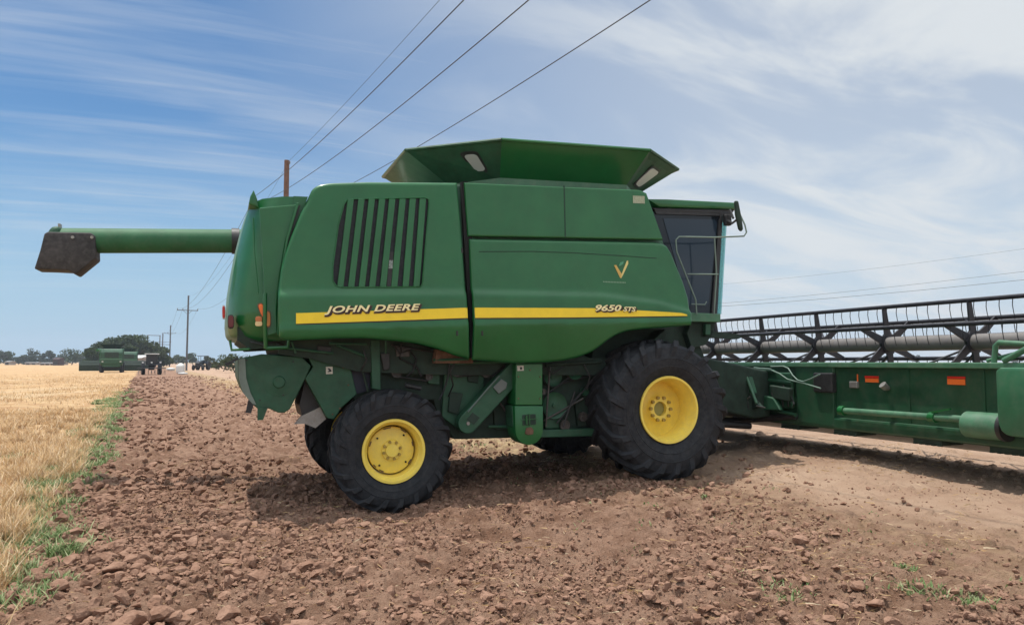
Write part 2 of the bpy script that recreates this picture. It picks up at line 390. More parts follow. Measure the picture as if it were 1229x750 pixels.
# loose clods
def ico(sub):
    bm = bmesh.new(); bmesh.ops.create_icosphere(bm, subdivisions=sub, radius=1)
    v = np.array([p.co[:] for p in bm.verts]); f = np.array([[q.index for q in p.verts] for p in bm.faces]); bm.free(); return v, f
def clod_templates(k, sub):
    iv, jf = ico(sub); out = []
    for _ in range(k):
        d = iv.copy()
        for _ in range(9):
            nrm = rng.normal(size=3); nrm /= np.linalg.norm(nrm); t = d @ nrm; lim = rng.uniform(.25, .8)
            over = t > lim; d[over] -= np.outer(t[over]-lim, nrm)*.9
        d += rng.normal(0, .09 if sub == 1 else .06, d.shape)
        out.append(d*np.array([1, rng.uniform(.5, 1), rng.uniform(.45, .9)]))
    return np.array(out), jf
def clods(n, r0, r1, pw, x0, x1, y0, y1, sub, coarse=1.0):
    Tm, jf = clod_templates(40, sub)
    cx_ = rng.uniform(x0, x1, n); cy_ = y0*(y1/y0)**rng.random(n); rr = r0*(r1/r0)**(rng.random(n)**pw); s_ = strip(cx_, cy_)
    patch = fbm(cx_*1.1, cy_*1.1, 3, 77)
    dens = (.30+1.2*sstep(patch, .32, .62))*(1-.15*coarse*sstep(s_, 1.6, 4.8))*(1-.90*sstep(s_, 4.8, 8.2))
    keep = (s_ > -.95+rng.normal(0, .12, n)) & (rng.random(n) < dens)
    cx_, cy_, rr = cx_[keep], cy_[keep], rr[keep]*(.8+.5*sstep(-s_[keep], -3, 0)); m = len(rr)
    an = rng.uniform(0, 6.28, m); ca, sa = np.cos(an)[:, None], np.sin(an)[:, None]
    D = Tm[rng.integers(0, len(Tm), m)]
    V = np.stack([(D[..., 0]*ca-D[..., 1]*sa)*rr[:, None]+cx_[:, None], (D[..., 0]*sa+D[..., 1]*ca)*rr[:, None]+cy_[:, None], D[..., 2]*rr[:, None]+(gz(cx_, cy_)+rr*.20)[:, None]], -1)
    Fc = jf[None]+(np.arange(m)*D.shape[1])[:, None, None]
    return V.reshape(-1, 3), Fc.reshape(-1, 3)
cm = mat('clod_soil', (.185, .100, .066), .95, nscale=9, col2=(.35, .215, .152), bump=.012, bscale=45, spec=.1)
_parts = [clods(80000, .008, .030, 1.2, -5.2, 6.2, 3.3, 11, 1), clods(11000, .026, .068, 1.7, -5.5, 4.5, 3.4, 13, 2), clods(1000, .055, .105, 1.7, -5.5, 4, 3.6, 13, 2), clods(14000, .03, .10, 1.4, -13, 4, 9, 32, 1, .5), clods(7000, .07, .20, 1.3, -40, 0, 28, 85, 1, .4)]
vv, ff, _k = [], [], 0
for _v, _f in _parts: vv.append(_v); ff.append(_f+_k); _k += len(_v)
vv, ff = np.concatenate(vv), np.concatenate(ff)
tag(npmesh('soil_clods', vv, ff, cm, smooth=False), 'reddish brown clods lying loose over the ploughed strip', 'soil', kind='stuff')

# blades (dry stubble, weeds, straw)
def blades(px_, py_, pz_, h, w, lean, material, name, label, cat, seed=0, flat=False):
    n = len(px_); an = rng.uniform(0, 2*np.pi, n); ln = rng.uniform(lean[0], lean[1], n)*h
    dx, dy = np.cos(an), np.sin(an); wx, wy = -dy*w*.5, dx*w*.5
    V = np.zeros((n, 5, 3))
    for k, (t, wd) in enumerate(((0, 1), (0, -1), (.55, .8), (.55, -.8), (1, 0))):
        V[:, k, 0] = px_+dx*ln*t**1.6+wx*wd; V[:, k, 1] = py_+dy*ln*t**1.6+wy*wd
        V[:, k, 2] = pz_+h*t*(1 if not flat else .15)+(0 if not flat else rng.uniform(.004, .02, n))
    base = (np.arange(n)*5)[:, None]
    T = np.concatenate([base+np.array([0, 1, 3]), base+np.array([0, 3, 2]), base+np.array([2, 3, 4])])
    o = npmesh(name, V.reshape(-1, 3), T, material); return tag(o, label, cat, kind='stuff')
straw_m = island_mat('dry_stalks', [(.46, .28, .13), (.66, .47, .25), (.52, .33, .16), (.76, .62, .42), (.36, .22, .12), (.60, .44, .26)], .8, .25)
weed_m = island_mat('weed_leaves', [(.07, .13, .035), (.18, .26, .10), (.10, .17, .05), (.30, .36, .17), (.42, .42, .24), (.13, .21, .07)], .7, .3)
X_, Y_, H_ = [], [], []
for (n, y0, y1, hs) in ((42000, 3.6, 9, .62), (60000, 9, 24, .8), (40000, 22, 110, .9)):
    y = y0*(y1/y0)**rng.random(n) if y0 > 9 else rng.uniform(y0, y1, n)
    s_ = -.95-rng.exponential(1.9 if y1 < 10 else (4.5 if y1 < 30 else 10), n); x = s_-STRIP*y
    ok = (x > -.74*y-1.2) & (fbm(x*1.5, y*1.5, 3, 91) > .30)
    ok &= rng.random(n) < (.12+1.3*sstep(fbm(x*.45+9, y*.45, 4, 95), .40, .62))*(1-.85*sstep(y, 50, 108))
    x, y = x[ok], y[ok]; X_.append(x); Y_.append(y); H_.append(rng.uniform(.04, .19, len(x))*hs*(.35+1.2*fbm(x*.6, y*.6, 3, 93)))
for _ in range(520):                                   # shaggy tufts, thickest along the edge
    y0_ = 3.7*(26/3.7)**rng.random(); s0_ = -1.0-rng.exponential(1.1 if rng.random() < .5 else 4); x0_ = s0_-STRIP*y0_; k_ = int(rng.uniform(25, 90))
    X_.append(x0_+rng.normal(0, .07, k_)); Y_.append(y0_+rng.normal(0, .07, k_)); H_.append(rng.uniform(.08, .32, k_)*rng.uniform(.5, 1))
bx, by, bh = map(np.concatenate, (X_, Y_, H_))
blades(bx, by, gz(bx, by)-.01, bh, np.clip(.0045+.0007*by, .004, .03), (.2, 1.3), straw_m, 'dry_stubble', 'dry golden wheat stubble and grass left of the ploughed strip', 'stubble')
# weeds: clumps along the field edge and a few in the soil
X_, Y_, H_ = [], [], []
def clump(cx_, cy_, r, n, h):
    a = rng.uniform(0, 6.28, n); q = r*np.sqrt(rng.random(n)); X_.append(cx_+q*np.cos(a)); Y_.append(cy_+q*np.sin(a)); H_.append(rng.uniform(.3, 1, n)*h)
for y in np.arange(3.8, 42, .16):
    den_ = vnoise(np.array(y*.55), np.array(3.1), 5)
    if rng.random() < .45+1.1*float(den_)-.35*(y > 20):
        clump(-1.02-STRIP*y+rng.normal(0, .24), y, rng.uniform(.10, .32)*(1+y*.02), int(rng.uniform(80, 260)), rng.uniform(.05, .14))
for px, py, r, n, h in ((25, 640, .25, 200, .1), (20, 548, .3, 130, .1), (75, 600, .3, 260, .12), (100, 580, .3, 260, .12), (50, 640, .3, 260, .12), (120, 548, .35, 260, .12), (88, 560, .3, 200, .12), (60, 700, .2, 200, .09), (15, 720, .3, 320, .1),
                     (790, 622, .09, 70, .05), (845, 614, .04, 30, .05), (945, 718, .2, 120, .05), (1085, 700, .10, 90, .06), (1105, 730, .14, 120, .06), (1165, 742, .16, 200, .06), (905, 705, .2, 50, .04), (870, 640, .2, 25, .03), (1060, 720, .2, 40, .04), (565, 541, .3, 40, .08), (560, 549, .2, 30, .06)):
    d = ray(px, py); t = (-.1-EYE)/d.z; clump(d.x*t, d.y*t, r, n, h)
for i in range(60):
    s_ = rng.uniform(4.2, 7.5); y = rng.uniform(5, 30); clump(s_-STRIP*y, y, .12, 14, .04)
bx, by, bh = map(np.concatenate, (X_, Y_, H_))
blades(bx, by, gz(bx, by)-.008, bh, np.clip(.010+.0006*by, .01, .03), (.4, 1.6), weed_m, 'green_weeds', 'low green weeds in patches along the stubble edge and in the soil', 'weeds')
# straw litter lying on the soil
n = 7000; y = rng.uniform(3.6, 13, n); x = rng.uniform(-.6, .62, n)*y; s_ = strip(x, y); ok = (s_ > -1) & (rng.random(n) < .25+.9*(fbm(x*.9, y*.9, 3, 17) > .52)) ; x, y = x[ok], y[ok]
blades(x, y, gz(x, y)+.004, rng.uniform(.02, .10, len(x)), np.full(len(x), .0045), (.8, 1.6), straw_m, 'straw_litter', 'pale straw pieces strewn over the soil', 'straw', flat=True)
n = 9000; y = 14*(60/14)**rng.random(n); s_ = rng.uniform(4.3, 8.5, n); x = s_-STRIP*y
blades(x, y, gz(x, y), rng.uniform(.02, .08, n), np.clip(.0007*y, .004, .03), (.8, 2.2), straw_m, 'dry_verge_grass', 'dry trampled grass beyond the combine at the road verge', 'grass')

# ------------------------------------------------------------------ combine harvester
CB = empty('combine_harvester', ORG, (0, R(-PITCH), R(YAW)))
tag(CB, 'large green combine harvester with yellow wheels and a yellow side stripe filling the photo', 'combine harvester')
def resamp(poly, n=None, us=None):
    p = np.array(poly, float); d = np.r_[0, np.cumsum(np.hypot(*np.diff(p, axis=0).T))]; d /= d[-1]
    return np.stack([np.interp(us, d, p[:, 0]), np.interp(us, d, p[:, 1])], -1)
def coons(bot, top, left, right, us, vs):
    B = resamp(bot, us=us); T = resamp(top, us=us); L = resamp(left, us=vs); Rr = resamp(right, us=vs)
    u = us[None, :, None]; v = vs[:, None, None]
    return (1-v)*B[None]+v*T[None]+(1-u)*L[:, None]+u*Rr[:, None]-((1-u)*(1-v)*B[0]+u*(1-v)*B[-1]+(1-u)*v*T[0]+u*v*T[-1])
def edgeus(n): return np.unique(np.r_[0, .003, .007, .013, .021, np.linspace(.03, .97, n), .979, .987, .993, .997, 1])
def segdist(pt, poly):
    d = np.full(pt.shape[:-1], 9.0); p = np.array(poly, float)
    for a, b in zip(p, np.roll(p, -1, 0)):
        ab = b-a; l = ab @ ab
        if l < 1e-12: continue
        t = np.clip(((pt-a) @ ab)/l, 0, 1); q = a+t[..., None]*ab; d = np.minimum(d, np.hypot(pt[..., 0]-q[..., 0], pt[..., 1]-q[..., 1]))
    return d
def panel(name, bot, top, left, right, Yf, material, parent, r=.03, thick=.05, n=(46, 40)):
    us, vs = edgeus(n[0]), edgeus(n[1]); G = coons(bot, top, left, right, us, vs)
    ring = list(bot)+list(right)+list(top)[::-1]+list(left)[::-1]
    def full(x, z):
        d = segdist(np.stack([x, z], -1), ring); e = np.clip(r-d, 0, r)
        return Yf(x, z)+(r-np.sqrt(np.maximum(r*r-e*e, 0)))*.8
    x, z = G[..., 0], G[..., 1]; y = full(x, z); nv, nu = x.shape
    V = np.concatenate([np.stack([x, y, z], -1).reshape(-1, 3), np.stack([x, y*0+np.minimum(Yf(x, z)+thick, -1.50), z], -1).reshape(-1, 3)])
    id_ = np.arange(nv*nu).reshape(nv, nu); f = np.stack([id_[:-1, :-1], id_[:-1, 1:], id_[1:, 1:], id_[1:, :-1]], -1).reshape(-1, 4)
    b = np.r_[id_[0, :-1], id_[:-1, -1], id_[-1, :0:-1], id_[:0:-1, 0]]; b2 = np.roll(b, -1); k = nv*nu
    side = np.stack([b, b+k, b2+k, b2], -1)
    me = bpy.data.meshes.new(name); me.from_pydata(V.tolist(), [], f.tolist()+(f[:, ::-1]+k).tolist()+side.tolist()); me.validate(); me.materials.append(material)
    bm = bmesh.new(); bm.from_mesh(me); bmesh.ops.recalc_face_normals(bm, faces=bm.faces); bm.to_mesh(me); bm.free()
    me.polygons.foreach_set('use_smooth', [True]*len(me.polygons)); me.set_sharp_from_angle(angle=R(38))
    o = bpy.data.objects.new(name, me); COL.objects.link(o); o.parent = parent; return o, full
def sheet(name, bot, top, left, right, full, off, material, parent, n=(60, 6)):
    us, vs = np.linspace(0, 1, n[0]), np.linspace(0, 1, n[1]); G = coons(bot, top, left, right, us, vs); x, z = G[..., 0], G[..., 1]; nv, nu = x.shape
    id_ = np.arange(nv*nu).reshape(nv, nu); f = np.stack([id_[:-1, :-1], id_[:-1, 1:], id_[1:, 1:], id_[1:, :-1]], -1).reshape(-1, 4)
    V = np.stack([x, full(x, z)-off, z], -1).reshape(-1, 3)
    return npmesh(name, V, f, material, parent, smooth=True)
def lin(pts):
    p = sorted(pts); a = np.array(p); return lambda x: np.interp(x, a[:, 0], a[:, 1])
zc_ = lin(PP([(335, 351), (570, 350), (720, 353), (790, 362), (832, 374)]))
zs_ = lin(PP([(335, 391.5), (562, 385), (832, 382)]))
zb_ = lin(PP([(335, 408), (562, 432), (700, 432), (832, 400)]))
def Ybody(x, z):
    up = -1.70+.045*np.clip((z-zc_(x))/1.3, 0, 1.2)
    y = up-.045*(1-sstep(z-zc_(x), -.045, .035))
    low = np.clip((zs_(x)-z), 0, 1)
    return y-.014*sstep(zs_(x)-z, 0, .025)+.30*np.clip(low-.03, 0, 1)**1.25
rb = PP([(335, 404.5), (340, 407.5), (350, 408.5), (410, 406), (440, 406), (468, 408.5), (500, 412), (528, 419), (548, 426.5), (566, 431)])
rt = PP([(372, 236), (374, 228), (379, 222.5), (386, 219.5), (398, 217.8), (442, 216.5), (551, 217.5)])
rl = [rb[0]]+PP([(333.5, 372), (334, 350), (337.5, 324), (343, 303), (349, 286), (362, 254)])+[rt[0]]
rr_ = [rb[-1]]+PP([(562, 383), (560, 350), (556.5, 290), (553, 240)])+[rt[-1]]
side_rear, Yr = panel('rear_side_panel', rb, rt, rl, rr_, Ybody, GREEN, CB, r=.045)
def Pc(x, y, ox=250, oy=180, s=3.125): return (ox+x/s, oy+y/s)
hole = PP([Pc(*q) for q in ((545, 181), (815, 176), (830, 181), (832, 195), (805, 500), (797, 513), (500, 515), (480, 508), (468, 490), (468, 440), (490, 280), (512, 200), (524, 186))])
cut = MB().prism(hole, -2.2, -1.62).build('louver_cut', DARK)
md = side_rear.modifiers.new('b', 'BOOLEAN'); md.operation = 'DIFFERENCE'; md.object = cut; md.solver = 'EXACT'; cut.parent = CB
bpy.context.view_layer.update()
dg = bpy.context.evaluated_depsgraph_get(); nm = bpy.data.meshes.new_from_object(side_rear.evaluated_get(dg)); side_rear.modifiers.clear(); side_rear.data = nm
bpy.data.objects.remove(cut)
hc = np.array(hole).mean(0)
grille = MB().prism([tuple(hc+(np.array(q)-hc)*1.05) for q in hole], -1.648, -1.574).build('louver_grille', mat('radiator_mesh', (.006, .008, .013), .6, nscale=30, namp=.4, bump=.004, bscale=120), CB)
mb = MB()
xb = [497, 538, 578, 617, 658, 700, 743, 784]; xt = [537, 577, 616, 655, 693, 732, 770, 808]
for a, b in zip(xb, xt):
    q = PP([Pc(a-12, 513), Pc(a+12, 513), Pc(b+12, 181), Pc(b-12, 181)])
    s0 = MB().prism(q, -1.685, -1.66)
    o = s0.build('louver_slat', GREEN, grille, bevel=.006)
MB().prism(PP([Pc(672, 512), Pc(694, 512), Pc(698, 380), Pc(684, 380)]), -1.672, -1.64).build('latch_bar', BLACK, grille)
MB().prism(PP([Pc(679, 443), Pc(695, 443), Pc(696, 412), Pc(682, 412)]), -1.676, -1.6725).build('latch_label', mat('grey_label', (.20, .24, .22), .6, nscale=60, namp=.6), grille)
# rim of the louvre opening
hp = [Vector((x, float(Yr(np.array(x), np.array(z)))-.002, z)) for x, z in hole]
MB().tube(hp+[hp[0]], .008, 6, caps=False).build('louver_frame', GREEN, side_rear, smooth=60)

fb = PP([(569.5, 432), (620, 436), (660, 435), (681, 432.5), (697, 429), (712, 423), (722, 416), (731, 408), (741, 401.5), (752, 397.5), (768, 395), (803, 392.5), (829, 390.5)])
ft = PP([(565, 286), (687, 288.2), (788, 290.3), (797, 291.5)])
fl = [fb[0]]+PP([(568, 383), (567, 350), (566, 318)])+[ft[0]]
fr = [fb[-1]]+PP([(830, 377), (828, 357), (822, 337), (808, 302), (803, 294)])+[ft[-1]]
side_front, Yf_ = panel('front_side_panel', fb, ft, fl, fr, Ybody, GREEN, CB, r=.04, n=(60, 40))
ub = PP([(563.5, 282.5), (680, 284.7), (799, 287)]); ut = PP([(559, 218), (680, 223.3), (771, 227), (779, 231)])
panel('upper_side_panel', ub, ut, [ub[0]]+PP([(561, 250)])+[ut[0]], [ub[-1]]+PP([(789, 259)])+[ut[-1]], lambda x, z: -1.665+0*x, GREEN, CB, r=.018, n=(50, 20))
q = PP([(678.6, 222), (680.0, 222), (681.4, 284), (680, 284)])
MB().prism(q, -1.667, -1.650).build('panel_seam', mat('seam_green', (.008, .04, .02), .7), CB)
q0 = PP([(762, 234), (776, 234.6), (776.4, 243.6), (762.3, 243)])
MB().prism(q0, -1.670, -1.6655).build('sticker', mat('beige_sticker', (.33, .36, .24), .6, nscale=60, namp=.3), CB)
# thin crease line on the upper part of the front panel
cl = [Vector((x, float(Yf_(np.array(x), np.array(z)))-.001, z)) for x, z in PP([(576, 301.5), (640, 301.2), (690, 303), (740, 306), (790, 309.5)])]
MB().tube(cl, .005, 6).build('crease_trim', MATS['seam_green'], side_front)
# core of the body behind the panels
core = PP([(362, 262), (374, 230), (388, 222), (442, 220), (551, 221), (560, 221), (778, 232), (797, 287), (824, 372), (826, 387), (765, 392), (735, 398), (705, 422), (560, 428), (520, 412), (470, 403), (345, 402), (340, 340)], -1.6)
MB().prism(core, -1.575, 1.60).build('body_shell', GREENOLD, CB, bevel=.03, smooth=40)
g = PP([(552.5, 219), (560, 219), (565, 283), (569, 428), (565, 428), (556.5, 300)], -1.6)
MB().prism(g, -1.64, -1.577).build('door_gap', DARK, CB)
# stripe
a = Pc
st_b = PP([(355, 388.7), (460, 385.2), (561, 381.6)]); st_t = PP([(355, 376), (460, 372.8), (560.6, 369.4)])
sheet('yellow_stripe', st_b, st_t, [st_b[0], st_t[0]], [st_b[-1], st_t[-1]], Yr, .004, STRIPE, side_rear)
st_b = PP([(569.5, 381.6), (690, 381), (823.5, 379.2)]); st_t = PP([(569, 369.4), (713, 370), (767, 372.7), (817, 375.7), (823, 377.6)])
sheet('yellow_stripe', st_b, st_t, [st_b[0], st_t[0]], [st_b[-1], st_t[-1]], Yf_, .004, STRIPE, side_front)
for b_, t_, fu, pr in (([(355, 390.2), (460, 386.7), (561, 383.1)], [(355, 388.9), (460, 385.4), (561, 381.8)], Yr, side_rear), ([(569.5, 383), (690, 382.4), (823, 380.2)], [(569.5, 381.8), (690, 381.2), (823, 379.4)], Yf_, side_front)):
    b_, t_ = PP(b_), PP(t_); sheet('stripe_edge', b_, t_, [b_[0], t_[0]], [b_[-1], t_[-1]], fu, .0045, BROWN, pr)

def lettering(text, p0, p1, hgt, yf, material, parent, name, off=(0, 0), shear=.28, grow=.0, lift=.008, depth=.004, space=1.0):
    cu = bpy.data.curves.new('t', 'FONT'); cu.body = text; cu.size = 1; cu.shear = shear; cu.extrude = .01; cu.offset = .028+grow; cu.space_character = space; cu.resolution_u = 4
    to = bpy.data.objects.new('t', cu); COL.objects.link(to); bpy.context.view_layer.update()
    me = bpy.data.meshes.new_from_object(to.evaluated_get(bpy.context.evaluated_depsgraph_get())); bpy.data.objects.remove(to)
    n = len(me.vertices); co = np.zeros(n*3); me.vertices.foreach_get('co', co); co = co.reshape(-1, 3)
    g = grow
    x0, x1 = co[:, 0].min()+g, co[:, 0].max()-g; z0, z1 = co[:, 1].min()+g, co[:, 1].max()-g
    p0 = np.array(p0); p1 = np.array(p1); dx = (p1-p0)
    t = (co[:, 0]-x0)/(x1-x0); zz = (co[:, 1]-z0)/(z1-z0)*hgt
    X_ = p0[0]+dx[0]*t+off[0]; Z_ = p0[1]+dx[1]*t+zz+off[1]
    yy = yf(X_, np.full_like(X_, (p0[1]+p1[1])/2))-lift-np.where(co[:, 2] > 0, depth, 0)
    me.vertices.foreach_set('co', np.stack([X_, yy, Z_], -1).ravel()); me.materials.clear(); me.materials.append(material)
    o = bpy.data.objects.new(name, me); COL.objects.link(o); o.parent = parent; return o
for text, a0, a1, h, pr, fu, sp in (('JOHN DEERE', (388.8, 378.4), (503.6, 374.8), .098, side_rear, Yr, 1.08), ('9650', (712.8, 373.6), (744.2, 373.8), .082, side_front, Yf_, 1.0), ('STS', (746.2, 373.8), (761.6, 374.2), .060, side_front, Yf_, 1.0)):
    p0, p1 = P(*a0), P(*a1)
    base = lambda x, z, fu=fu: fu(x, z)
    lettering(text, p0, p1, h, base, BROWN, pr, 'lettering_shadow', off=(.014, -.014), grow=.075, lift=.0085, depth=.003, space=sp)
    lettering(text, p0, p1, h, base, CREAM, pr, 'lettering', lift=.0135, depth=.003, space=sp)
# dealer mark: a V of two bars with a leaf, and a small illegible line under it
yv = float(Yf_(np.array(P(745, 325)[0]), np.array(P(745, 325)[1])))
def vm(x, y): return (690+x/7.89, 300+y/7.89)
mk = MB().prism(PP([vm(*q) for q in ((380, 143), (400, 140), (452, 225), (447, 268), (438, 262))]), yv-.007, yv-.003)
MB.build(mk, 'emblem', mat('emblem_gold', (.62, .40, .10), .5), side_front)
MB().prism(PP([vm(*q) for q in ((446, 268), (452, 226), (500, 103), (512, 98), (514, 128), (468, 228))]), yv-.0078, yv-.0032).build('emblem', mat('emblem_pale', (.72, .60, .22), .5), side_front)
MB().prism(PP([vm(*q) for q in ((425, 148), (438, 118), (470, 105), (466, 130), (440, 148))]), yv-.0074, yv-.003).build('emblem_leaf', mat('emblem_leaf', (.08, .30, .16), .5), side_front)
mk = MB()
for i in range(15):
    x0 = 276+i*14.6; mk.prism(PP([vm(x0, 294+i*.55), vm(x0+9, 294+i*.55), vm(x0+9, 305+i*.55), vm(x0, 305+i*.55)]), yv-.006, yv-.003)
mk.build('emblem_caption', mat('emblem_grey', (.22, .33, .22), .6), side_front)

# grain tank extension
zr = (P(600, 169, -1.5)[1]+P(780, 181, -1.5)[1])/2
A_, B_ = P(602, 168, -1.5), P(780, 180, -1.5); C_, E_ = P(814, 204, -.7), P(487, 181, -.75)
rim = [(E_[0], -.75), (A_[0], -1.5), (B_[0], -1.5), (C_[0], -.70), (C_[0], .70), (B_[0], 1.5), (A_[0], 1.5), (E_[0], .75)]
rimz = [E_[1], A_[1], B_[1], C_[1], C_[1], B_[1], A_[1], E_[1]]
rimz = [.5*z+.5*zr for z in rimz]
a1, b1, c1 = P(600, 213.5, -1.15), P(752, 220.5, -1.15), P(763, 225.5, -.55); zba = (a1[1]+b1[1])/2-.01
base = [(a1[0]-.55, -.62), (a1[0], -1.15), (b1[0], -1.15), (c1[0], -.55), (c1[0], .55), (b1[0], 1.15), (a1[0], 1.15), (a1[0]-.55, .62)]
HOP = None
for k in range(8):
    j = (k+1) % 8; m = MB()
    o4 = [Vector((*rim[k], rimz[k])), Vector((*rim[j], rimz[j])), Vector((*base[j], zba)), Vector((*base[k], zba))]
    c = sum(o4, Vector())/4; nn = (o4[1]-o4[0]).cross(o4[3]-o4[0]).normalized(); ctr = Vector((-1.1, 0, c.z))
    if nn.dot(ctr-c) < 0: nn = -nn
    i4 = [p+nn*.018 for p in o4]
    m.add(o4+i4, [(0, 1, 2, 3), (7, 6, 5, 4), (0, 4, 5, 1), (1, 5, 6, 2), (2, 6, 7, 3), (3, 7, 4, 0)])
    m.tube([o4[0]+Vector((0, 0, .005)), o4[1]+Vector((0, 0, .005))], .022, 6)
    if HOP is None:
        HOP = MB().prism([(0, 0), (.001, 0), (0, .001)], 0, .001).build('x', GREEN) if False else None
    ob = m.build('hopper_side', GREENOLD if k in (0, 2) else GREEN, CB)
    if k == 0: hs0 = ob
    if k == 2: hs2 = ob
co = MB()
vs_ = [(x, y, zba+.002) for x, y in base]+[(x, y, zba-.22) for x, y in base]
co.add(vs_, [(i, (i+1) % 8, 8+(i+1) % 8, 8+i) for i in range(8)]+[tuple(range(8, 16))]).build('tank_collar', GREENLT, CB)
def on_quad(k, poly_uv, off):                              # poly in (u along edge, v down) of hopper plate k
    j = (k+1) % 8; o4 = [Vector((*rim[k], rimz[k])), Vector((*rim[j], rimz[j])), Vector((*base[j], zba)), Vector((*base[k], zba))]
    nn = (o4[1]-o4[0]).cross(o4[3]-o4[0]).normalized(); c = sum(o4, Vector())/4
    if nn.dot(Vector((-1.1, 0, c.z))-c) > 0: nn = -nn
    out = []
    for u, v in poly_uv:
        out.append(o4[0].lerp(o4[1], u).lerp(o4[3].lerp(o4[2], u), v)+nn*off)
    return out
def rrect(u0, v0, u1, v1, r, n=4, skew=0):
    pts = []
    for cx0, cy0, s in ((u1-r, v0+r, -90), (u1-r, v1-r*1.5, 0), (u0+r, v1-r*1.5, 90), (u0+r, v0+r, 180)):
        for i in range(n+1):
            t = R(s+90*i/n); pts.append((cx0+r*math.cos(t), cy0+r*1.5*math.sin(t)))
    return [(u+skew*(v-.5), v) for u, v in pts]
def plate(name, k, uv, o0, o1, material, parent):
    a = on_quad(k, uv, o0); b = on_quad(k, uv, o1); n = len(a)
    return MB().add(a+b, [tuple(range(n)), tuple(range(2*n-1, n-1, -1))]+[(i, (i+1) % n, n+(i+1) % n, n+i) for i in range(n)]).build(name, material, parent)
w1 = plate('tank_window_frame', 0, rrect(.565, .22, .775, .80, .06, skew=.16), .002, .016, BLACK, hs0)
plate('tank_window', 0, rrect(.595, .29, .745, .73, .05, skew=.16), .0165, .021, PALEGL, w1)
w2 = plate('tank_window_frame', 2, rrect(.30, .28, .68, .88, .08, skew=-.1), .002, .010, BLACK, hs2)
plate('tank_window', 2, rrect(.34, .33, .64, .83, .07, skew=-.1), .0105, .02, mat('window_white', (.6, .62, .60), .3), w2)

# rear hood (the tail end): loft of rounded plan sections
prof = [(411, 290), (405, 274), (400, 271), (388, 269.5), (376, 270), (354, 272), (332, 275.5), (304, 281), (276, 288), (258, 293.5), (246, 298)]
secs = []
for py, px in prof:
    x, z = P(px, py, -.9); xf = P(366, py, -1.45)[0]; w = 1.50 if py < 400 else 1.44
    xf = P(352, py, -1.45)[0]
    pl = [(xf, -w), (x+.62, -w), (x+.34, -w+.05), (x+.14, -w+.22), (x+.03, -w+.5), (x, -.5), (x, .5), (x+.03, w-.5), (x+.14, w-.22), (x+.34, w-.05), (x+.62, w), (xf, w)]
    secs.append([(a, b, z) for a, b in pl])
m = MB(); n = len(secs[0])
m.add([p for s_ in secs for p in s_], [(i*n+k, i*n+k+1, (i+1)*n+k+1, (i+1)*n+k) for i in range(len(secs)-1) for k in range(n-1)]+[tuple(range(n)), tuple((len(secs)-1)*n+k for k in range(n))[::-1]])
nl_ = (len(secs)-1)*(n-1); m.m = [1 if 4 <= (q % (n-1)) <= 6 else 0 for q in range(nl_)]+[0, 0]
hood = m.build('rear_hood', None, CB, smooth=50, mats=[GREEN, mat('sky_sheen_green', (.12, .24, .16), .45, nscale=3, namp=.15, dust=(.30, .32, .27, .5))])  # paler dusty green on the rear faces; grazing sky sheen put into the colour
# raised lip with pointed fin
tip = P(304, 230, -1.2)
lipw = [(P(298, 247, -1.2)), (P(300, 238, -1.2)), tip, (P(308, 240, -1.2)), (P(311, 252, -1.2))]
MB().prism(lipw, -1.3, 1.3).build('hood_lip', GREEN, hood, bevel=.015, smooth=50)
# folded side sheet between hood and panel (top dips at the tail)
MB().prism(PP([(311, 250), (356, 246), (357, 252), (343, 290), (336, 330), (332, 372), (333, 400), (318, 404), (316, 330)], -1.5), -1.53, -1.495).build('tail_side_sheet', GREEN, hood, bevel=.012)
MB().prism(PP([(357, 247), (360.5, 247), (347, 290), (340, 326), (336.5, 372), (337, 400), (333.5, 400), (334, 372), (337, 330), (344, 290)], -1.55), -1.575, -1.52).build('hood_gap', BLACK, hood)  # dark strip standing in for the shaded gap beside the panel
MB().prism(PP([(355.5, 244), (359, 244), (346, 288), (339, 326), (335, 372), (335, 402), (332.5, 402), (333, 372), (336.5, 326), (343, 288)], -1.55), -1.60, -1.56).build('hood_edge_trim', GREEN, hood, bevel=.006)
MB().prism(PP([(285, 392), (332, 404), (338, 417), (300, 419), (285, 408)], -1.3), -1.25, 1.25).build('hood_floor', GREENDK, hood)
# lamps and reflectors at the tail
def lens(name, px, py, w, h, material, parent, y=-1.53, rot=0, depth=.03, frame=None):
    x, z = P(px, py, y); pts = []
    for i in range(12):
        t = 2*math.pi*i/12; c, s = math.cos(t), math.sin(t)
        a = (abs(c)**.6)*(1 if c > 0 else -1)*w/2; b = (abs(s)**.6)*(1 if s > 0 else -1)*h/2
        pts.append((x+a*math.cos(rot)-b*math.sin(rot), z+a*math.sin(rot)+b*math.cos(rot)))
    if frame:
        fp = [(x+(a-x)*1.25, z+(b-z)*1.2) for a, b in pts]; parent = MB().prism(fp, y-depth*.8, y).build(name+'_housing', frame, parent)
    return MB().prism(pts, y-depth, y-depth*.78 if frame else y).build(name, material, parent, bevel=.003)
lens('amber_lamp', 315, 373, .055, .15, ORANGE, hood, rot=.35, frame=MIRR)
lens('reflector', 310.5, 383, .07, .06, mat('dull_orange', (.5, .16, .05), .5), hood, depth=.012)
lens('reflector', 310.5, 388.5, .075, .055, mat('cream_reflector', (.7, .52, .25), .4), hood, depth=.012)
lens('amber_lamp', 321.5, 383, .05, .16, mat('amber_dark', (.45, .17, .03), .4), hood, y=-1.535, frame=MIRR)
lens('tail_lamp', 277, 386.5, .055, .13, mat('tail_red', (.12, .015, .015), .3), hood, y=-1.22, depth=.12, frame=BLACK)
lens('marker_lamp', 268.5, 375, .03, .14, RED, hood, y=-.75, depth=.06, frame=WHITE)
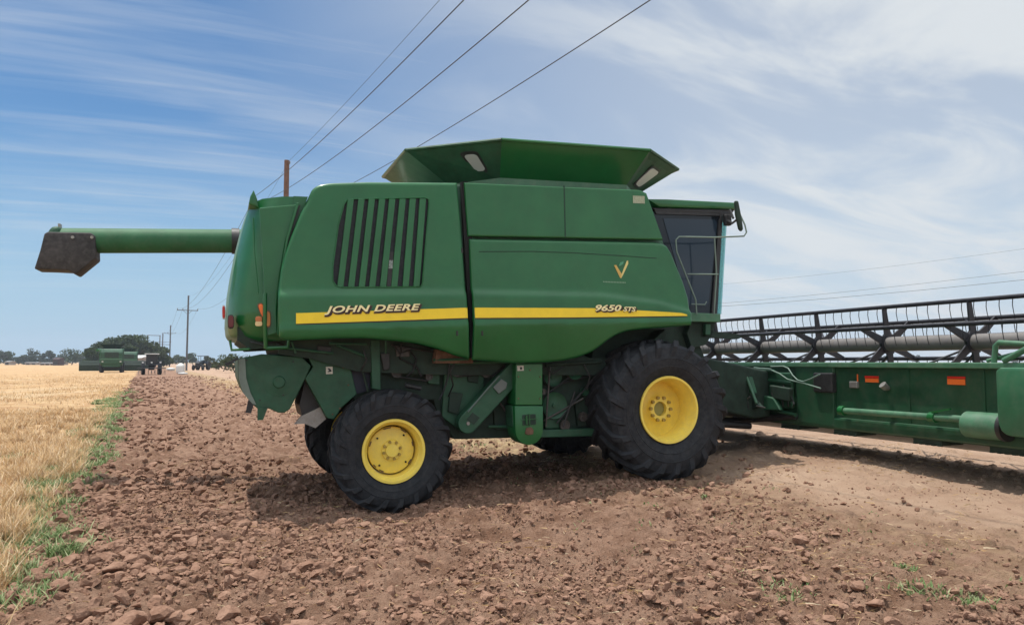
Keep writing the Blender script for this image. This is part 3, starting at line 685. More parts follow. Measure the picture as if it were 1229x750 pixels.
# tail frame bars
m = MB(); fx = lambda px, py, y=-1.45: (P(px, py, y)[0], y, P(px, py, y)[1])
m.tube([fx(318, 352, -1.56), fx(318, 380, -1.57), fx(319, 418, -1.5)], .022, 8)
m.tube([fx(319, 418, -1.5), fx(345, 417, -1.5), fx(347, 404, -1.5)], .022, 8)
m.tube([fx(276, 408, -1.2), fx(278, 420, -1.2), fx(300, 419, -1.3)], .016, 8)
m.tube([fx(310, 352, -1.55), fx(305, 300, -1.5), fx(304, 262, -1.42)], .010, 6)
m.build('tail_frame', GREEN, CB, smooth=50)

# unloading auger along the far side
ya = 1.95
pr_, pl_ = P(280, 289.5, ya), P(70, 289, ya)
za = (pr_[1]+pl_[1])/2; dist_ = (MC @ Vector((pl_[0], ya, pl_[1]))).y; ra = 15.3*dist_/900
xl = pl_[0]
au = MB().tube([(xl, ya, pl_[1]), (pr_[0]+1.6, ya, pr_[1]+(pr_[1]-pl_[1])*1.6/(pr_[0]-xl))], ra, 36).build('unloading_auger', mat('chalky_green', (.022, .115, .045), .62, nscale=3, namp=.15, dust=(.16, .2, .14, .3), spec=.35), CB, smooth=50)
bt = PP([(45, 325), (52, 303), (57, 283), (61, 281), (112, 282), (117, 286), (118, 312), (94, 331.5), (85, 326.5), (66, 325.5)], ya)
MB().prism(bt, ya-ra-.03, ya+ra+.03).build('spout_sleeve', WORNRUB, au, bevel=.02, smooth=45)
hd = PP([(57, 285), (64, 273.5), (75, 273.2), (75, 300), (60, 300)], ya); MB().prism(hd, ya-ra*.93, ya+ra*.93).build('spout_cap', GREENOLD, au, bevel=.05, smooth=50)
for px in (88, 111):
    x, z = P(px, 285.5, ya-ra); MB().lathe_y([(0.0, 0), (.022, .0), (.022, .03)], (x, ya-ra-.06, z), 10).build('bolt', STEEL, au)
x, z = P(71, 276, ya-ra); MB().box((x-.03, ya-.1, pl_[1]+ra-.02), (x, ya+.02, pl_[1]+ra+.05)).build('lug_plate', STEEL, au)
x, z = P(283, 285, ya); MB().lathe_y([(.0, 0)], n=3) if False else None
MB().tube([(x-.06, ya, pr_[1]), (x+.05, ya, pr_[1])], ra*1.10, 32).build('auger_collar', BLACK, au, smooth=40)
MB().tube([(pr_[0]+1.55, ya, pr_[1]), (-1.0, ya, pr_[1]+.05), (-.8, ya-.2, pr_[1]-.3), (-.8, ya-.35, 1.8)], ra, 24).build('auger_elbow', GREEN, au, smooth=50)

# cab
yc = -.98
roof = PP([(775, 239.5), (800, 239.6), (880, 243.6), (886, 246), (886, 252), (790, 249)], yc)
cr = MB().prism(roof, -1.02, 1.02).build('cab_roof', GREEN, CB, bevel=.025, smooth=40)
MB().prism(PP([(782, 249.5), (882, 251.5), (873, 266), (868, 258), (790, 254)], yc), -.98, .98).build('roof_underside', BLACK, cr, bevel=.01)
dr = MB().prism(PP([(780, 254), (868, 257), (861.5, 377), (812, 377)], yc), -.97, -.95).build('cab_door', GLASS, CB)
MB().prism(PP([(785, 253), (861, 256), (864, 259), (862, 266), (853, 377), (859.5, 377), (866.5, 256), (865, 253)], yc), -1.0, -.96).build('door_frame', BLACK, dr, bevel=.008)
MB().prism(PP([(785, 252), (866, 254), (866, 259.5), (787, 257)], yc), -.995, -.955).build('door_frame', BLACK, dr)
MB().prism(PP([(796, 262), (858, 263.5), (861, 268), (850.5, 364), (847, 367), (826, 367)], yc), -.978, -.971).build('door_pane', mat('pane_glass', (.020, .034, .052), .08, spec=.35), dr)
MB().box((P(790, 250, yc)[0]+.05, -.94, P(800, 375, yc)[1]), (P(858, 300, yc)[0]-.06, .9, P(800, 255, yc)[1])).build('cab_interior', DARK, CB)
# curved windscreen
xt0, zt0 = P(866.5, 250, -.96); xb0, zb0 = P(859.5, 377, -.96)
path = [(-.03, -.965), (.06, -.96), (.13, -.95), (.16, -.91), (.22, -.6), (.27, -.2), (.27, .2), (.22, .6), (.16, .91), (.06, .96), (-.03, .965)]
m = MB(); vs_ = []
for zt, x0 in ((zb0, xb0-.03), (zt0, xt0-.02)):
    for dx, y in path: vs_.append((x0+dx, y, zt))
    for dx, y in path: vs_.append((x0+dx-.012, y*.99, zt))
n = len(path)
fs = [(k, k+1, 2*n+k+1, 2*n+k) for k in range(n-1)]+[(n+k, 3*n+k, 3*n+k+1, n+k+1) for k in range(n-1)]
m.add(vs_, fs); tm = MATS['teal_windscreen_glass']; nt = tm.node_tree
tl = nt.nodes.new('ShaderNodeBsdfTransparent'); tl.inputs[0].default_value = (.66, .88, .87, 1); ms = nt.nodes.new('ShaderNodeMixShader'); ms.inputs[0].default_value = .75
nt.links.new(nt.nodes['Principled BSDF'].outputs[0], ms.inputs[1]); nt.links.new(tl.outputs[0], ms.inputs[2]); nt.links.new(ms.outputs[0], nt.nodes['Material Output'].inputs[0])
m.build('windscreen', tm, CB, smooth=60, fix=False)
pf = MB().prism(PP([(826, 375), (865, 376.5), (865, 386.5), (827, 386)], -1.25), -1.25, .9).build('cab_platform', GREENLT, CB, bevel=.01)
MB().prism(PP([(831, 387), (860, 387), (858, 400), (848, 414), (832, 418), (826, 400)], -1.15), -1.12, -.2).build('platform_bracket', GREENDK, pf, bevel=.01)
MB().prism(PP([(846, 389), (852, 389), (852, 402), (846, 402)], -1.18), -1.2, -1.12).build('platform_bracket', GREENOLD, pf, bevel=.01)
MB().prism(PP([(840, 396), (885, 401), (889, 405), (884, 407), (840, 404)], -1.1), -1.12, -1.0).build('step_bar', GREENDK, pf)
m = MB(); y = -1.28
m.tube([fx(836, 377, y), fx(835, 360, y), fx(812, 302, y), fx(811, 288, y), fx(815, 284.2, y), fx(858, 285, y), fx(893, 283.5, y), fx(896, 279, y), fx(894, 270, y), fx(888, 257, y+.1)], .0115, 8)
m.tube([fx(825, 329, y), fx(862, 329.3, y)], .010, 8)
m.tube([fx(857.5, 286, y), fx(860, 329, y), fx(857, 377, y)], .010, 8)
m.tube([fx(830, 365, y), fx(846, 365.5, y), fx(848, 362, y)], .008, 8)
m.build('handrail', mat('rail_grey_green', (.16, .22, .18), .5), CB, smooth=60)
mr_ = MB().prism(PP([(879, 242), (883, 242), (887, 262), (889, 276), (887, 279), (884, 276), (880, 258)], -1.2), -1.27, -1.22).build('mirror', GREENDK, CB, bevel=.02)
m = MB(); m.tube([fx(876, 252, -1.1), fx(880, 262, -1.2)], .02, 6); m.tube([fx(868, 262, -1.0), fx(879, 268, -1.2), fx(884, 264, -1.24)], .018, 6)
m.build('mirror_bracket', BLACK, mr_)
MB().box((P(872, 262, -1.05)[0]-.05, -1.1, P(872, 268, -1.05)[1]-.04), (P(872, 262, -1.05)[0]+.06, -1.02, P(872, 262, -1.05)[1]+.05)).build('work_lamp', BLACK, cr, bevel=.02)
# a seat and steering column seen faintly behind the glass are covered by the dark pane

# wheels
def tyre_mesh(Rt, W, rr, nl, lugh, sweep, lw):
    m = MB(); w = W/2; Rc = Rt-lugh
    prof = [(rr-.012, -w*.74), (rr+.02, -w*.80), (rr+(Rc-rr)*.22, -w*.92), (rr+(Rc-rr)*.30, -w*.955), (rr+(Rc-rr)*.315, -w*.975), (rr+(Rc-rr)*.33, -w*.965), (rr+(Rc-rr)*.45, -w*1.0), (rr+(Rc-rr)*.53, -w*1.005), (rr+(Rc-rr)*.545, -w*1.02), (rr+(Rc-rr)*.56, -w*1.005), (rr+(Rc-rr)*.68, -w*.985), (rr+(Rc-rr)*.85, -w*.93), (rr+(Rc-rr)*.955, -w*.80), (rr+(Rc-rr)*.99, -w*.5), (Rc, 0)]
    prof = prof+[(r, -y) for r, y in prof[-2::-1]]
    m.lathe_y(prof+[(rr-.012, w*.70), (rr-.012, -w*.70)], n=96, close=True)
    for sgn in (-1, 1):
        for i in range(nl):
            a0 = 2*math.pi*(i+(0 if sgn < 0 else .5))/nl
            path = [(Rc-.01, sgn*.03*w, 0, 0), (Rc-.008, sgn*.45*w, 0, .42), (rr+(Rc-rr)*.96, sgn*.80*w, .25, .78), (rr+(Rc-rr)*.84, sgn*.935*w, .75, .93), (rr+(Rc-rr)*.60, sgn*.99*w, .97, 1.08)]
            vs = []; N = len(path)
            for q, (r, y, side, t) in enumerate(path):
                ang = a0+sweep*t; h = lugh*(1 if q < 3 else (.85 if q == 3 else .10))
                nr, ny = math.cos(side*math.pi/2), sgn*math.sin(side*math.pi/2)
                hw = lw/2*(1+.25*t)/r
                for (da, hh) in ((-hw*1.15, -.006), (-hw*.72, h), (hw*.72, h), (hw*1.15, -.006)):
                    rr2 = r+nr*hh; vs.append((rr2*math.cos(ang+da), y+ny*hh, rr2*math.sin(ang+da)))
            fs = []
            for q in range(N-1):
                for k in range(3): fs.append((q*4+k, q*4+k+1, (q+1)*4+k+1, (q+1)*4+k))
            fs += [(0, 1, 2, 3), ((N-1)*4+3, (N-1)*4+2, (N-1)*4+1, (N-1)*4)]
            m.add(vs, fs)
    return m
def wheel(px, py, y_out, Rt, W, rr, disc_y, hub, spec, nl, name):
    x, z = P(px, py, y_out); mid = y_out+W/2
    dsc = MB(); nutl = []; d = -W/2+disc_y
    if spec == 'front':
        dsc.lathe_y([(.0, d+.10), (.092, d+.10), (.095, d-.035), (.15, d-.035), (.168, d), (.20, d+.03), (rr*.86, d+.055), (rr*.87, d+.10), (0, d+.10)], n=56)
        for i in range(10):
            t = 2*math.pi*i/10; nutl.append((.150, t, d-.03, 1.3))
    else:
        dsc.lathe_y([(0, d-.045), (.074, d-.045), (.080, d-.02), (.115, d-.02), (.125, d), (.22, d+.005), (rr*.76, d+.02), (rr*.78, d+.05), (0, d+.05)], n=56)
        for i in range(8):
            t = 2*math.pi*(i+.3)/8; nutl.append((.100, t, d-.018, 1.0))
    wo_ = dsc.build('wheel', YELLOW, CB, smooth=35); wo_.location = (x, mid, z)
    for r_, t, y_, k_ in nutl: MB().lathe_y([(0, -.027*k_), (.017*k_, -.027*k_), (.02*k_, 0)], (r_*math.cos(t), y_, r_*math.sin(t)), 6).build('wheel_nut', mat('dark_yellow_nuts', (.34, .23, .04), .6, nscale=40, namp=.4), wo_)  # nuts a darker yellow than the disc, so they stand out
    w = W/2; e = [(rr, -w*.80), (rr+.018, -w*.83), (rr+.014, -w*.88), (rr-.012, -w*.875), (rr-.028, -w*.80), (rr-.034, -w*.70), (rr-.050, -w*.64), (rr-.06, d*.6+.02 if spec == 'front' else d+.03)]
    inner = [(rr-.066, d+.06), (rr-.066, w*.6), (rr-.02, w*.78), (rr+.01, w*.83), (rr+.0, w*.70), (rr-.045, w*.5), (rr-.045, -w*.5), (rr-.02, -w*.68)]
    MB().lathe_y(e+inner, n=72, close=True).build('rim', YELLOW, wo_, smooth=35)
    tyre_mesh(Rt, W, rr, nl, .056 if spec == 'front' else .044, .36 if spec == 'front' else .42, .072 if spec == 'front' else .055).build('tyre', TYRE, wo_, smooth=28)
    if spec == 'front':
        MB().lathe_y([(0, 0), (.09, 0), (.09, .004), (0, .004)], (0, d+.02, 0), 32).build('hub_cap', mat('hub_greenish', (.28, .25, .06), .5), wo_)
    else:
        for t, s in ((55, 1.0), (100, 1.2), (12, .7), (-118, .8), (-140, .6), (-35, .8), (160, .8)):
            v = [((rr*.755)*math.cos(R(t+k*s)), d+.001, (rr*.755)*math.sin(R(t+k*s))) for k in range(-9, 10, 3)]+[((rr*(.72))*math.cos(R(t+k*s*.8)), d-.001, (rr*.72)*math.sin(R(t+k*s*.8))) for k in range(9, -10, -3)]
            MB().prism([(a, c) for a, b, c in v], d+.009, d+.016).build('vent_slot', MIRR, wo_)
        for t in (48, 138, 228, 318):
            MB().lathe_y([(0, 0), (.012, 0), (.012, .03)], (.22*math.cos(R(t)), d-.008, .22*math.sin(R(t))), 8).build('bolt_hole', DARK, wo_)
    return wo_
FW = wheel(806.5, 492, -1.85, .925, .80, .418, .31, .16, 'front', 21, 'front')
RW = wheel(473.7, 542, -1.58, .715, .50, .352, .17, .12, 'rear', 20, 'rear')
def mirror_wheel(w, steer=0):
    c = copy_tree(w, CB); c.location = (w.location.x, -w.location.y, w.location.z); c.rotation_euler = (0, R(7), math.pi+steer); return c
FWf = mirror_wheel(FW); RWf = mirror_wheel(RW)
FW.rotation_euler.y = R(4)
m = MB().tube([FW.location[:], FWf.location[:]], .17, 16); m.tube([(0, -.9, FW.location.z), (0, -.6, FW.location.z)], .32, 20); m.tube([(0, .6, FW.location.z), (0, .9, FW.location.z)], .32, 20)
m.build('front_axle', GREENDK, CB, smooth=50)
rx, rz = RW.location.x, RW.location.z
m = MB().box((rx-.1, -1.25, rz-.02), (rx+.1, 1.25, rz+.18)); m.box((rx-.16, -1.3, rz-.14), (rx+.16, -1.12, rz+.22)); m.box((rx-.16, 1.12, rz-.14), (rx+.16, 1.3, rz+.22)); m.box((rx-.12, -.2, rz+.1), (rx+.12, .2, rz+.6))
m.build('rear_axle', GREENDK, CB, bevel=.02)

# underbody
def q4(x, y): return (250+x/3.125, 380+y/3.125)
yb = -1.22
ch = MB().prism(PP([q4(*q) for q in ((110, 158), (200, 140), (350, 150), (385, 185), (362, 235), (338, 285), (305, 348), (285, 360), (262, 360), (225, 343), (185, 345), (163, 325), (130, 285), (112, 235))], yb), yb, 1.2).build('straw_chopper', GREENOLD, CB, bevel=.012)
MB().prism(PP([q4(*q) for q in ((112, 160), (138, 156), (142, 230), (158, 285), (180, 330), (165, 326), (130, 285), (114, 235))], yb), yb-.02, yb-.003).build('deflector_strip', mat('dusty_green_grey', (.16, .20, .17), .7, nscale=5, namp=.2), ch)
MB().lathe_y([(0, 0), (.06, 0), (.07, .02), (.17, .03)], (*[P(*q4(265, 245), yb)[0]], yb-.032, P(*q4(265, 245), yb)[1]), 28).build('rotor_cover', GREENOLD, ch, smooth=40)
MB().prism(PP([q4(*q) for q in ((150, 312), (172, 325), (160, 362), (140, 360))], yb), yb-.01, yb+.04).build('tail_bracket', BLACK, ch)
MB().prism(PP([q4(*q) for q in ((185, 340), (222, 342), (205, 386), (184, 388))], yb), yb-.03, yb+.03).build('tail_bracket', GREENOLD, ch)
MB().prism(PP([q4(*q) for q in ((60, 178), (110, 152), (112, 160), (70, 186))], yb), yb-.1, yb+.0).build('tail_fin', BLACK, ch)
MB().prism(PP([q4(*q) for q in ((372, 150), (530, 178), (556, 290), (500, 340), (470, 385), (446, 380), (362, 232), (392, 188))], yb+.03), yb+.01, 1.18).build('discharge_housing', GREENOLD, CB, bevel=.01)
x, z = P(*q4(453, 202), yb); stk = MB().box((x-.035, yb-.004, z-.04), (x+.04, yb+.009, z+.045)).build('warning_sticker', SKIN, CB)
MB().prism(PP([q4(446, 208), q4(462, 206), q4(460, 198), q4(452, 192), q4(447, 196), q4(453, 201)], yb), yb-.007, yb-.0045).build('sticker_mark', BLACK, stk)
MB().prism(PP([q4(*q) for q in ((365, 230), (385, 235), (430, 360), (395, 395), (350, 372), (340, 330))], -1.0), -1.05, -.4).build('dark_gap_fill', BLACK, CB)  # dark prism put in for the shade of an open gap
MB().prism(PP([q4(*q) for q in ((322, 402), (345, 372), (418, 338), (440, 382), (400, 416), (360, 400))], -1.05), -1.10, -1.05).build('steel_bracket', STEEL, CB)
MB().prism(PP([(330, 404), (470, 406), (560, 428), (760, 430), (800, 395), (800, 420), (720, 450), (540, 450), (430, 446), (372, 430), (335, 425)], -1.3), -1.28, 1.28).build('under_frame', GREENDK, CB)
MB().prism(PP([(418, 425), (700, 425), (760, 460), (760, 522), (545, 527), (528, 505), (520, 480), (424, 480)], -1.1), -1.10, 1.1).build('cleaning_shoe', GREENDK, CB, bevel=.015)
MB().prism(PP([(534, 430), (580, 430), (580, 500), (556, 520), (530, 500)], -1.15), -1.17, -1.11).build('side_sheet', GREENOLD, CB, bevel=.01)
MB().prism(PP([q4(528, 182), q4(606, 182), q4(606, 275), q4(548, 292)], -1.15), -1.16, -1.11).build('side_recess', mat('dark_blue_rubber', (.012, .014, .03), .6), CB)
MB().prism(PP([(444, 408), (455, 408), (456, 468), (446, 466)], -1.25), -1.30, -1.18).build('frame_post', GREENOLD, CB, bevel=.008)
MB().prism(PP([(456, 424), (467, 423), (467, 443), (460, 445)], -1.28), -1.32, -1.24).build('valve_block', BLACK, CB, bevel=.01)
MB().prism(PP([(641, 516), (716, 514), (716, 523), (641, 525)], -1.25), -1.27, -1.15).build('frame_rail', GREENOLD, CB, bevel=.01)
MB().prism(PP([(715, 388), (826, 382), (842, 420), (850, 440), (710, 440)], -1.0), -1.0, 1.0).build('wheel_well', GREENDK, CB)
def q6(x, y): return (520+x/3.95, 370+y/3.95)
# tailings elevator, slanted
def stadium(c0, c1, r, n=8):
    c0, c1 = np.array(c0), np.array(c1); d = (c1-c0)/np.linalg.norm(c1-c0); a = math.atan2(d[1], d[0]); pts = []
    for c, s in ((c0, a+math.pi/2), (c1, a-math.pi/2)):
        for i in range(n+1): t = s+math.pi*i/n; pts.append((c[0]+r*math.cos(t), c[1]+r*math.sin(t)))
    return pts
ye = -1.38
c0, c1 = P(*q6(165, 545), ye), P(*q6(400, 290), ye)
te = MB().prism(stadium(c0, c1, .125), ye, ye+.16).build('tailings_elevator', GREENOLD, CB, bevel=.012)
MB().prism([(c0[0]+a, c0[1]+b) for a, b in ((-.02, .05), (.06, .13), (.15, .06), (.07, -.02))], ye-.006, ye-.002).build('inspection_hatch', GREENDK, te)
MB().lathe_y([(0, -.012), (.02, -.012), (.024, 0)], (c0[0], ye, c0[1]), 14).build('shaft_bolt', STEEL, te)
d_ = MB().prism([(c0[0]+a, c0[1]+b) for a, b in ((.33, .42), (.44, .52), (.52, .47), (.50, .40), (.40, .34))], ye-.025, ye-.002).build('drive_cover', mat('bare_metal_grey', (.12, .14, .13), .5), te, bevel=.006)
m = MB(); m.tube([(c0[0]-.02+.02, ye-.01, c0[1]+.14), (c0[0]+.27, ye-.02, c0[1]+.42), (c0[0]+.42, ye-.01, c0[1]+.56)], .011, 6); m.build('hose', mat('pale_hose', (.10, .14, .12), .5), te)
# clean grain elevator, upright
ye = -1.50
el = MB().prism(PP([q6(*q) for q in ((392, 262), (518, 262), (518, 458), (390, 458))], ye), ye, ye+.30).build('grain_elevator', GREEN, CB, bevel=.008)
cc = P(*q6(454, 575), ye); rr0 = .185
bt = PP([q6(385, 462), q6(519, 462)], ye)
arc = [(cc[0]+rr0*math.cos(R(t)), cc[1]+rr0*math.sin(R(t))) for t in range(0, -181, -15)]
MB().prism([bt[0], bt[1]]+arc, ye-.012, ye+.28).build('elevator_boot', GREEN, el, bevel=.008, smooth=40)
MB().prism(PP([q6(366, 462), q6(386, 462), q6(388, 590), q6(372, 560)], ye+.1), ye+.06, ye+.3).build('elevator_flange', GREENOLD, el, bevel=.006)
x, z = P(*q6(452, 525), ye); MB().box((x-.09, ye-.02, z-.07), (x+.09, ye-.0125, z+.06)).build('inspection_hatch', GREENDK, el, bevel=.003)
m = MB(); m.box((x-.11, ye-.034, z-.005), (x+.11, ye-.021, z+.005)); m.box((x-.005, ye-.036, z-.08), (x+.005, ye-.0215, z+.07)); m.box((x-.05, ye-.05, z-.06), (x-.035, ye-.021, z+.05)); m.build('hatch_latch', GREEN, el)
x, z = P(*q6(452, 578), ye); MB().prism([(x-.06, z-.03), (x-.02, z-.055), (x+.05, z-.05), (x+.06, z), (x+.03, z+.04), (x-.04, z+.035)], ye-.028, ye-.013).build('bearing', MIRR, el, bevel=.006)
x, z = P(*q6(414, 283), ye); sk = MB().box((x-.045, ye-.004, z-.033), (x+.04, ye-.001, z+.03)).build('warning_sticker', SKIN, el)
MB().box((x-.01, ye-.0062, z-.018), (x+.018, ye-.0045, z+.012)).build('sticker_mark', BLACK, sk)
# pulleys and belts
def pulley(px, py, r, y, depth=.06):
    x, z = P(px, py, y)
    o = MB().lathe_y([(0, 0), (.025, 0), (.03, .02), (r*.55, .025), (r*.82, .01), (r, -.01), (r, .012), (r*.93, .03), (r, .05), (r, .06), (0, .06)], (x, y, z), 32).build('pulley', GREENOLD, CB, smooth=35); return (x, z, r)
yp = -1.24
pA = pulley(665.6, 486.5, .172, yp); pB = pulley(663.5, 452, .125, yp+.05); pC = pulley(690, 446, .105, yp); pD = pulley(714.5, 440.5, .095, yp); pE = pulley(702, 470, .05, yp)
def belt(p, q, y):
    a, b = np.array(p[:2]), np.array(q[:2]); d = b-a; L_ = np.linalg.norm(d); d /= L_; n_ = np.array([-d[1], d[0]]); m = MB(); pts = []
    for c, r, s in ((a, p[2], math.pi/2), (b, q[2], -math.pi/2)):
        an = math.atan2(d[1], d[0])+s
        for i in range(13): t = an+math.pi*i/12; pts.append((c[0]+r*math.cos(t), y, c[1]+r*math.sin(t)))
    m.tube(pts+[pts[0]], .012, 6, caps=False); return m.build('drive_belt', BLACK, CB)
belt(pA, pD, yp+.03); belt(pB, pC, yp+.06); belt(pC, pD, yp+.02)
m = MB()
for pts in (((500, 430), (496, 445), (488, 452)), ((540, 432), (538, 452), (532, 470), (527, 480)), ((605, 438), (598, 446), (590, 452)), ((690, 470), (680, 500), (676, 512)), ((482, 412), (480, 430), (500, 440), (506, 452))):
    MB().tube([fx(a, b, -1.3) for a, b in pts], .012, 6).build('hydraulic_hose', BLACK, CB, smooth=60)
MB().box((P(498, 436, -1.2)[0]-.07, -1.28, P(498, 436, -1.2)[1]-.1), (P(498, 436, -1.2)[0]+.07, -1.18, P(498, 436, -1.2)[1]+.08)).build('valve_block', BLACK, CB, bevel=.02)
MB().tube([fx(486, 462, -1.28), fx(505, 466, -1.28)], .03, 8).build('coupling', BLACK, CB, smooth=50)
MB().prism(PP([(522, 419), (548, 427), (566, 430), (566, 436), (520, 436)], -1.35), -1.42, -1.2).build('panel_hinge', MIRR, CB, bevel=.01)
for p_, q_, r_ in (((463, 409, -1.45), (463, 424, -1.4), .012), ((520, 432, -1.4), (562, 431, -1.45), .018), ((395, 412, -1.35), (440, 413, -1.35), .015)):
    MB().tube([fx(*p_), fx(*q_)], r_, 6).build('support_rod', GREENOLD, CB)
# feeder house
fh = [(.75, 1.62), (1.2, 1.60), (2.50, 1.32), (2.5, .62), (2.2, .60), (.9, .95)]
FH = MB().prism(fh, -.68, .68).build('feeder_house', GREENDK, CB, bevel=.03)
MB().tube([(.4, -.5, .7), (2.2, -.55, .48)], .05, 12).build('lift_cylinder', BLACK, CB); MB().tube([(.4, .5, .7), (2.2, .55, .48)], .05, 12).build('lift_cylinder', BLACK, CB)

# working parts seen in the shade under the panels
def bolt(x, y, z, r=.012, par=CB, m_=STEEL): MB().lathe_y([(0, -.012), (r, -.012), (r*1.1, 0)], (x, y, z), 6).build('bolt', m_, par)
for px, py in ((396, 432), (412, 441), (418, 462), (408, 490), (399, 497)): x, z = P(px, py, -1.21); bolt(x, -1.212, z, .010, CB, MIRR)
for px, py in ((296, 432), (312, 480), (352, 434), (340, 474)): x, z = P(px, py, -1.22); bolt(x, -1.222, z, .010, ch, BLACK)
for px, py in ((622, 452), (648, 452), (622, 478), (648, 478), (636, 444)): x, z = P(px, py, -1.50); bolt(x, -1.502, z, .009, el, MIRR)
GREASE = mat('greasy_steel', (.045, .04, .035), .45, nscale=18, namp=.5, dust=(.12, .09, .06, .4))
def disc(name, px, py, r, y, m_, par=CB, hub=.3):
    x, z = P(px, py, y); return MB().lathe_y([(0, -.02), (r*hub, -.02), (r*hub, 0), (r*.8, .0), (r*.85, -.012), (r, -.012), (r, .04), (0, .04)], (x, y, z), 28).build(name, m_, par, smooth=35)
disc('sprocket', 584, 446, .075, -1.22, GREASE); disc('sprocket', 601, 441, .05, -1.22, GREASE); disc('sprocket', 548, 446, .06, -1.25, GREASE)
disc('pulley', 678, 510, .07, -1.24, GREASE); disc('idler', 652, 470, .04, -1.35, GREASE); disc('idler', 700, 500, .06, -1.24, GREASE); disc('pulley', 476, 446, .07, -1.2, GREASE); disc('idler', 515, 452, .045, -1.2, GREASE)
for p_, q_, r_, m_ in (((470, 440, -1.2), (515, 447, -1.2), .012, BLACK), ((476, 452, -1.2), (514, 457, -1.2), .012, BLACK), ((545, 440, -1.24), (602, 436, -1.24), .012, BLACK), ((548, 452, -1.24), (600, 446, -1.24), .012, BLACK), ((540, 436, -1.3), (612, 434, -1.3), .02, GREENOLD), ((655, 438, -1.3), (722, 434, -1.3), .022, GREENDK), ((652, 505, -1.25), (700, 478, -1.25), .013, GREASE), ((668, 508, -1.25), (714, 452, -1.25), .011, BLACK), ((660, 440, -1.3), (655, 512, -1.3), .014, GREASE), ((430, 425, -1.24), (442, 470, -1.24), .014, GREENDK), ((470, 414, -1.3), (530, 424, -1.3), .012, BLACK), ((404, 414, -1.3), (440, 428, -1.3), .016, GREENOLD), ((345, 418, -1.3), (400, 424, -1.3), .016, GREENOLD), ((350, 410, -1.3), (355, 424, -1.3), .014, GREENOLD), ((590, 470, -1.2), (612, 500, -1.2), .012, GREASE), ((586, 512, -1.2), (612, 512, -1.2), .02, GREENOLD)):
    MB().tube([fx(*p_), fx(*q_)], r_, 8).build('rod', m_, CB, smooth=50)
for poly, y_, m_ in ((((474, 414), (492, 416), (492, 428), (476, 428)), -1.3, GREASE), (((512, 440), (528, 440), (528, 462), (514, 460)), -1.18, GREENOLD), (((560, 438), (576, 438), (574, 460), (562, 458)), -1.2, GREENDK), (((592, 486), (611, 470), (611, 516), (594, 516)), -1.14, GREENDK), (((655, 498), (672, 498), (676, 514), (655, 514)), -1.2, GREENOLD), (((690, 480), (712, 462), (716, 510), (694, 512)), -1.16, GREENDK), (((380, 414), (398, 416), (396, 426), (382, 424)), -1.3, BLACK), (((540, 470), (556, 472), (550, 498), (538, 494)), -1.2, GREENDK)):
    MB().prism(PP(poly, y_), y_, y_+.07).build('bracket', m_, CB, bevel=.01)
for pts in (((606, 438, -1.3), (600, 452, -1.34), (604, 462, -1.3)), ((548, 431, -1.35), (540, 446, -1.38), (544, 462, -1.3), (538, 476, -1.2)), ((652, 440, -1.38), (664, 448, -1.4), (676, 440, -1.38)), ((470, 412, -1.36), (480, 424, -1.38), (492, 420, -1.36), (500, 432, -1.3)), ((700, 436, -1.3), (708, 452, -1.34), (704, 468, -1.3)), ((300, 410, -1.3), (316, 414, -1.36), (330, 410, -1.36), (340, 414, -1.3)), ((436, 418, -1.3), (440, 432, -1.34), (433, 445, -1.28))):
    MB().tube([fx(*q) for q in pts], .010, 6).build('hydraulic_hose', BLACK, CB, smooth=60)
# panel latches and handle recesses
for px, py, fu, par in ((548, 400, Yr, side_rear), (578, 400, Yf_, side_front), (556, 300, Yr, side_rear)):
    x, z = P(px, py); y = float(fu(np.array(x), np.array(z))); MB().box((x-.012, y-.01, z-.03), (x+.012, y-.002, z+.03)).build('latch', BLACK, par, bevel=.003)
# seat, console and steering wheel behind the glass
m = MB(); cx0, cz0 = P(826, 340, -.3); m.box((cx0-.25, -.3, cz0-.25), (cx0+.25, .25, cz0-.1)); m.build('operator_seat', BLACK, CB, bevel=.04)

# ------------------------------------------------------------------ grain header
HD = empty('grain_header', ORG, (0, 0, R(YAW)))
tag(HD, 'wide dark green grain header with a tined reel coupled to the front of the combine', 'harvester header')
def prism_x(self, poly, x0, x1):
    n = len(poly); vs = [(x0, y, z) for y, z in poly]+[(x1, y, z) for y, z in poly]
    return self.add(vs, [tuple(range(n)), tuple(range(2*n-1, n-1, -1))]+[(i, (i+1) % n, n+(i+1) % n, n+i) for i in range(n)])
MB.prism_x = prism_x
LX = 2.60; HWD = 4.66
zt_ = 1.52; zbot = .675
back = MB().prism_x([(-HWD, zt_), (-HWD, zbot), (HWD, zbot), (HWD, zt_)], LX, LX+.03)
for y in (-4.1, -3.1, -1.75, 1.75, 3.1, 4.1): back.box((LX-.012, y-.02, zbot), (LX-.001, y+.02, zt_))
GH = mat('deep_green_header_paint', (.010, .062, .026), .42, nscale=3, namp=.2, dust=(.10, .10, .07, .4), coat=.15)
BS = back.build('back_sheet', GH, HD)
MB().box((LX-.07, -HWD, zt_-.05), (LX+.08, HWD, zt_+.02)).build('top_beam', GREENLT, HD, bevel=.012)
MB().box((LX-.05, -HWD, zbot-.07), (LX+.12, HWD, zbot+.10)).build('lower_beam', GH, HD, bevel=.03)
MB().add([(LX, -HWD, zbot), (LX, HWD, zbot), (LX+1.15, HWD, .42), (LX+1.15, -HWD, .42), (LX, -HWD, zbot-.03), (LX, HWD, zbot-.03), (LX+1.15, HWD, .39), (LX+1.15, -HWD, .39)], [(0, 1, 2, 3), (7, 6, 5, 4), (0, 4, 5, 1), (1, 5, 6, 2), (2, 6, 7, 3), (3, 7, 4, 0)]).build('floor_plate', GH, HD)
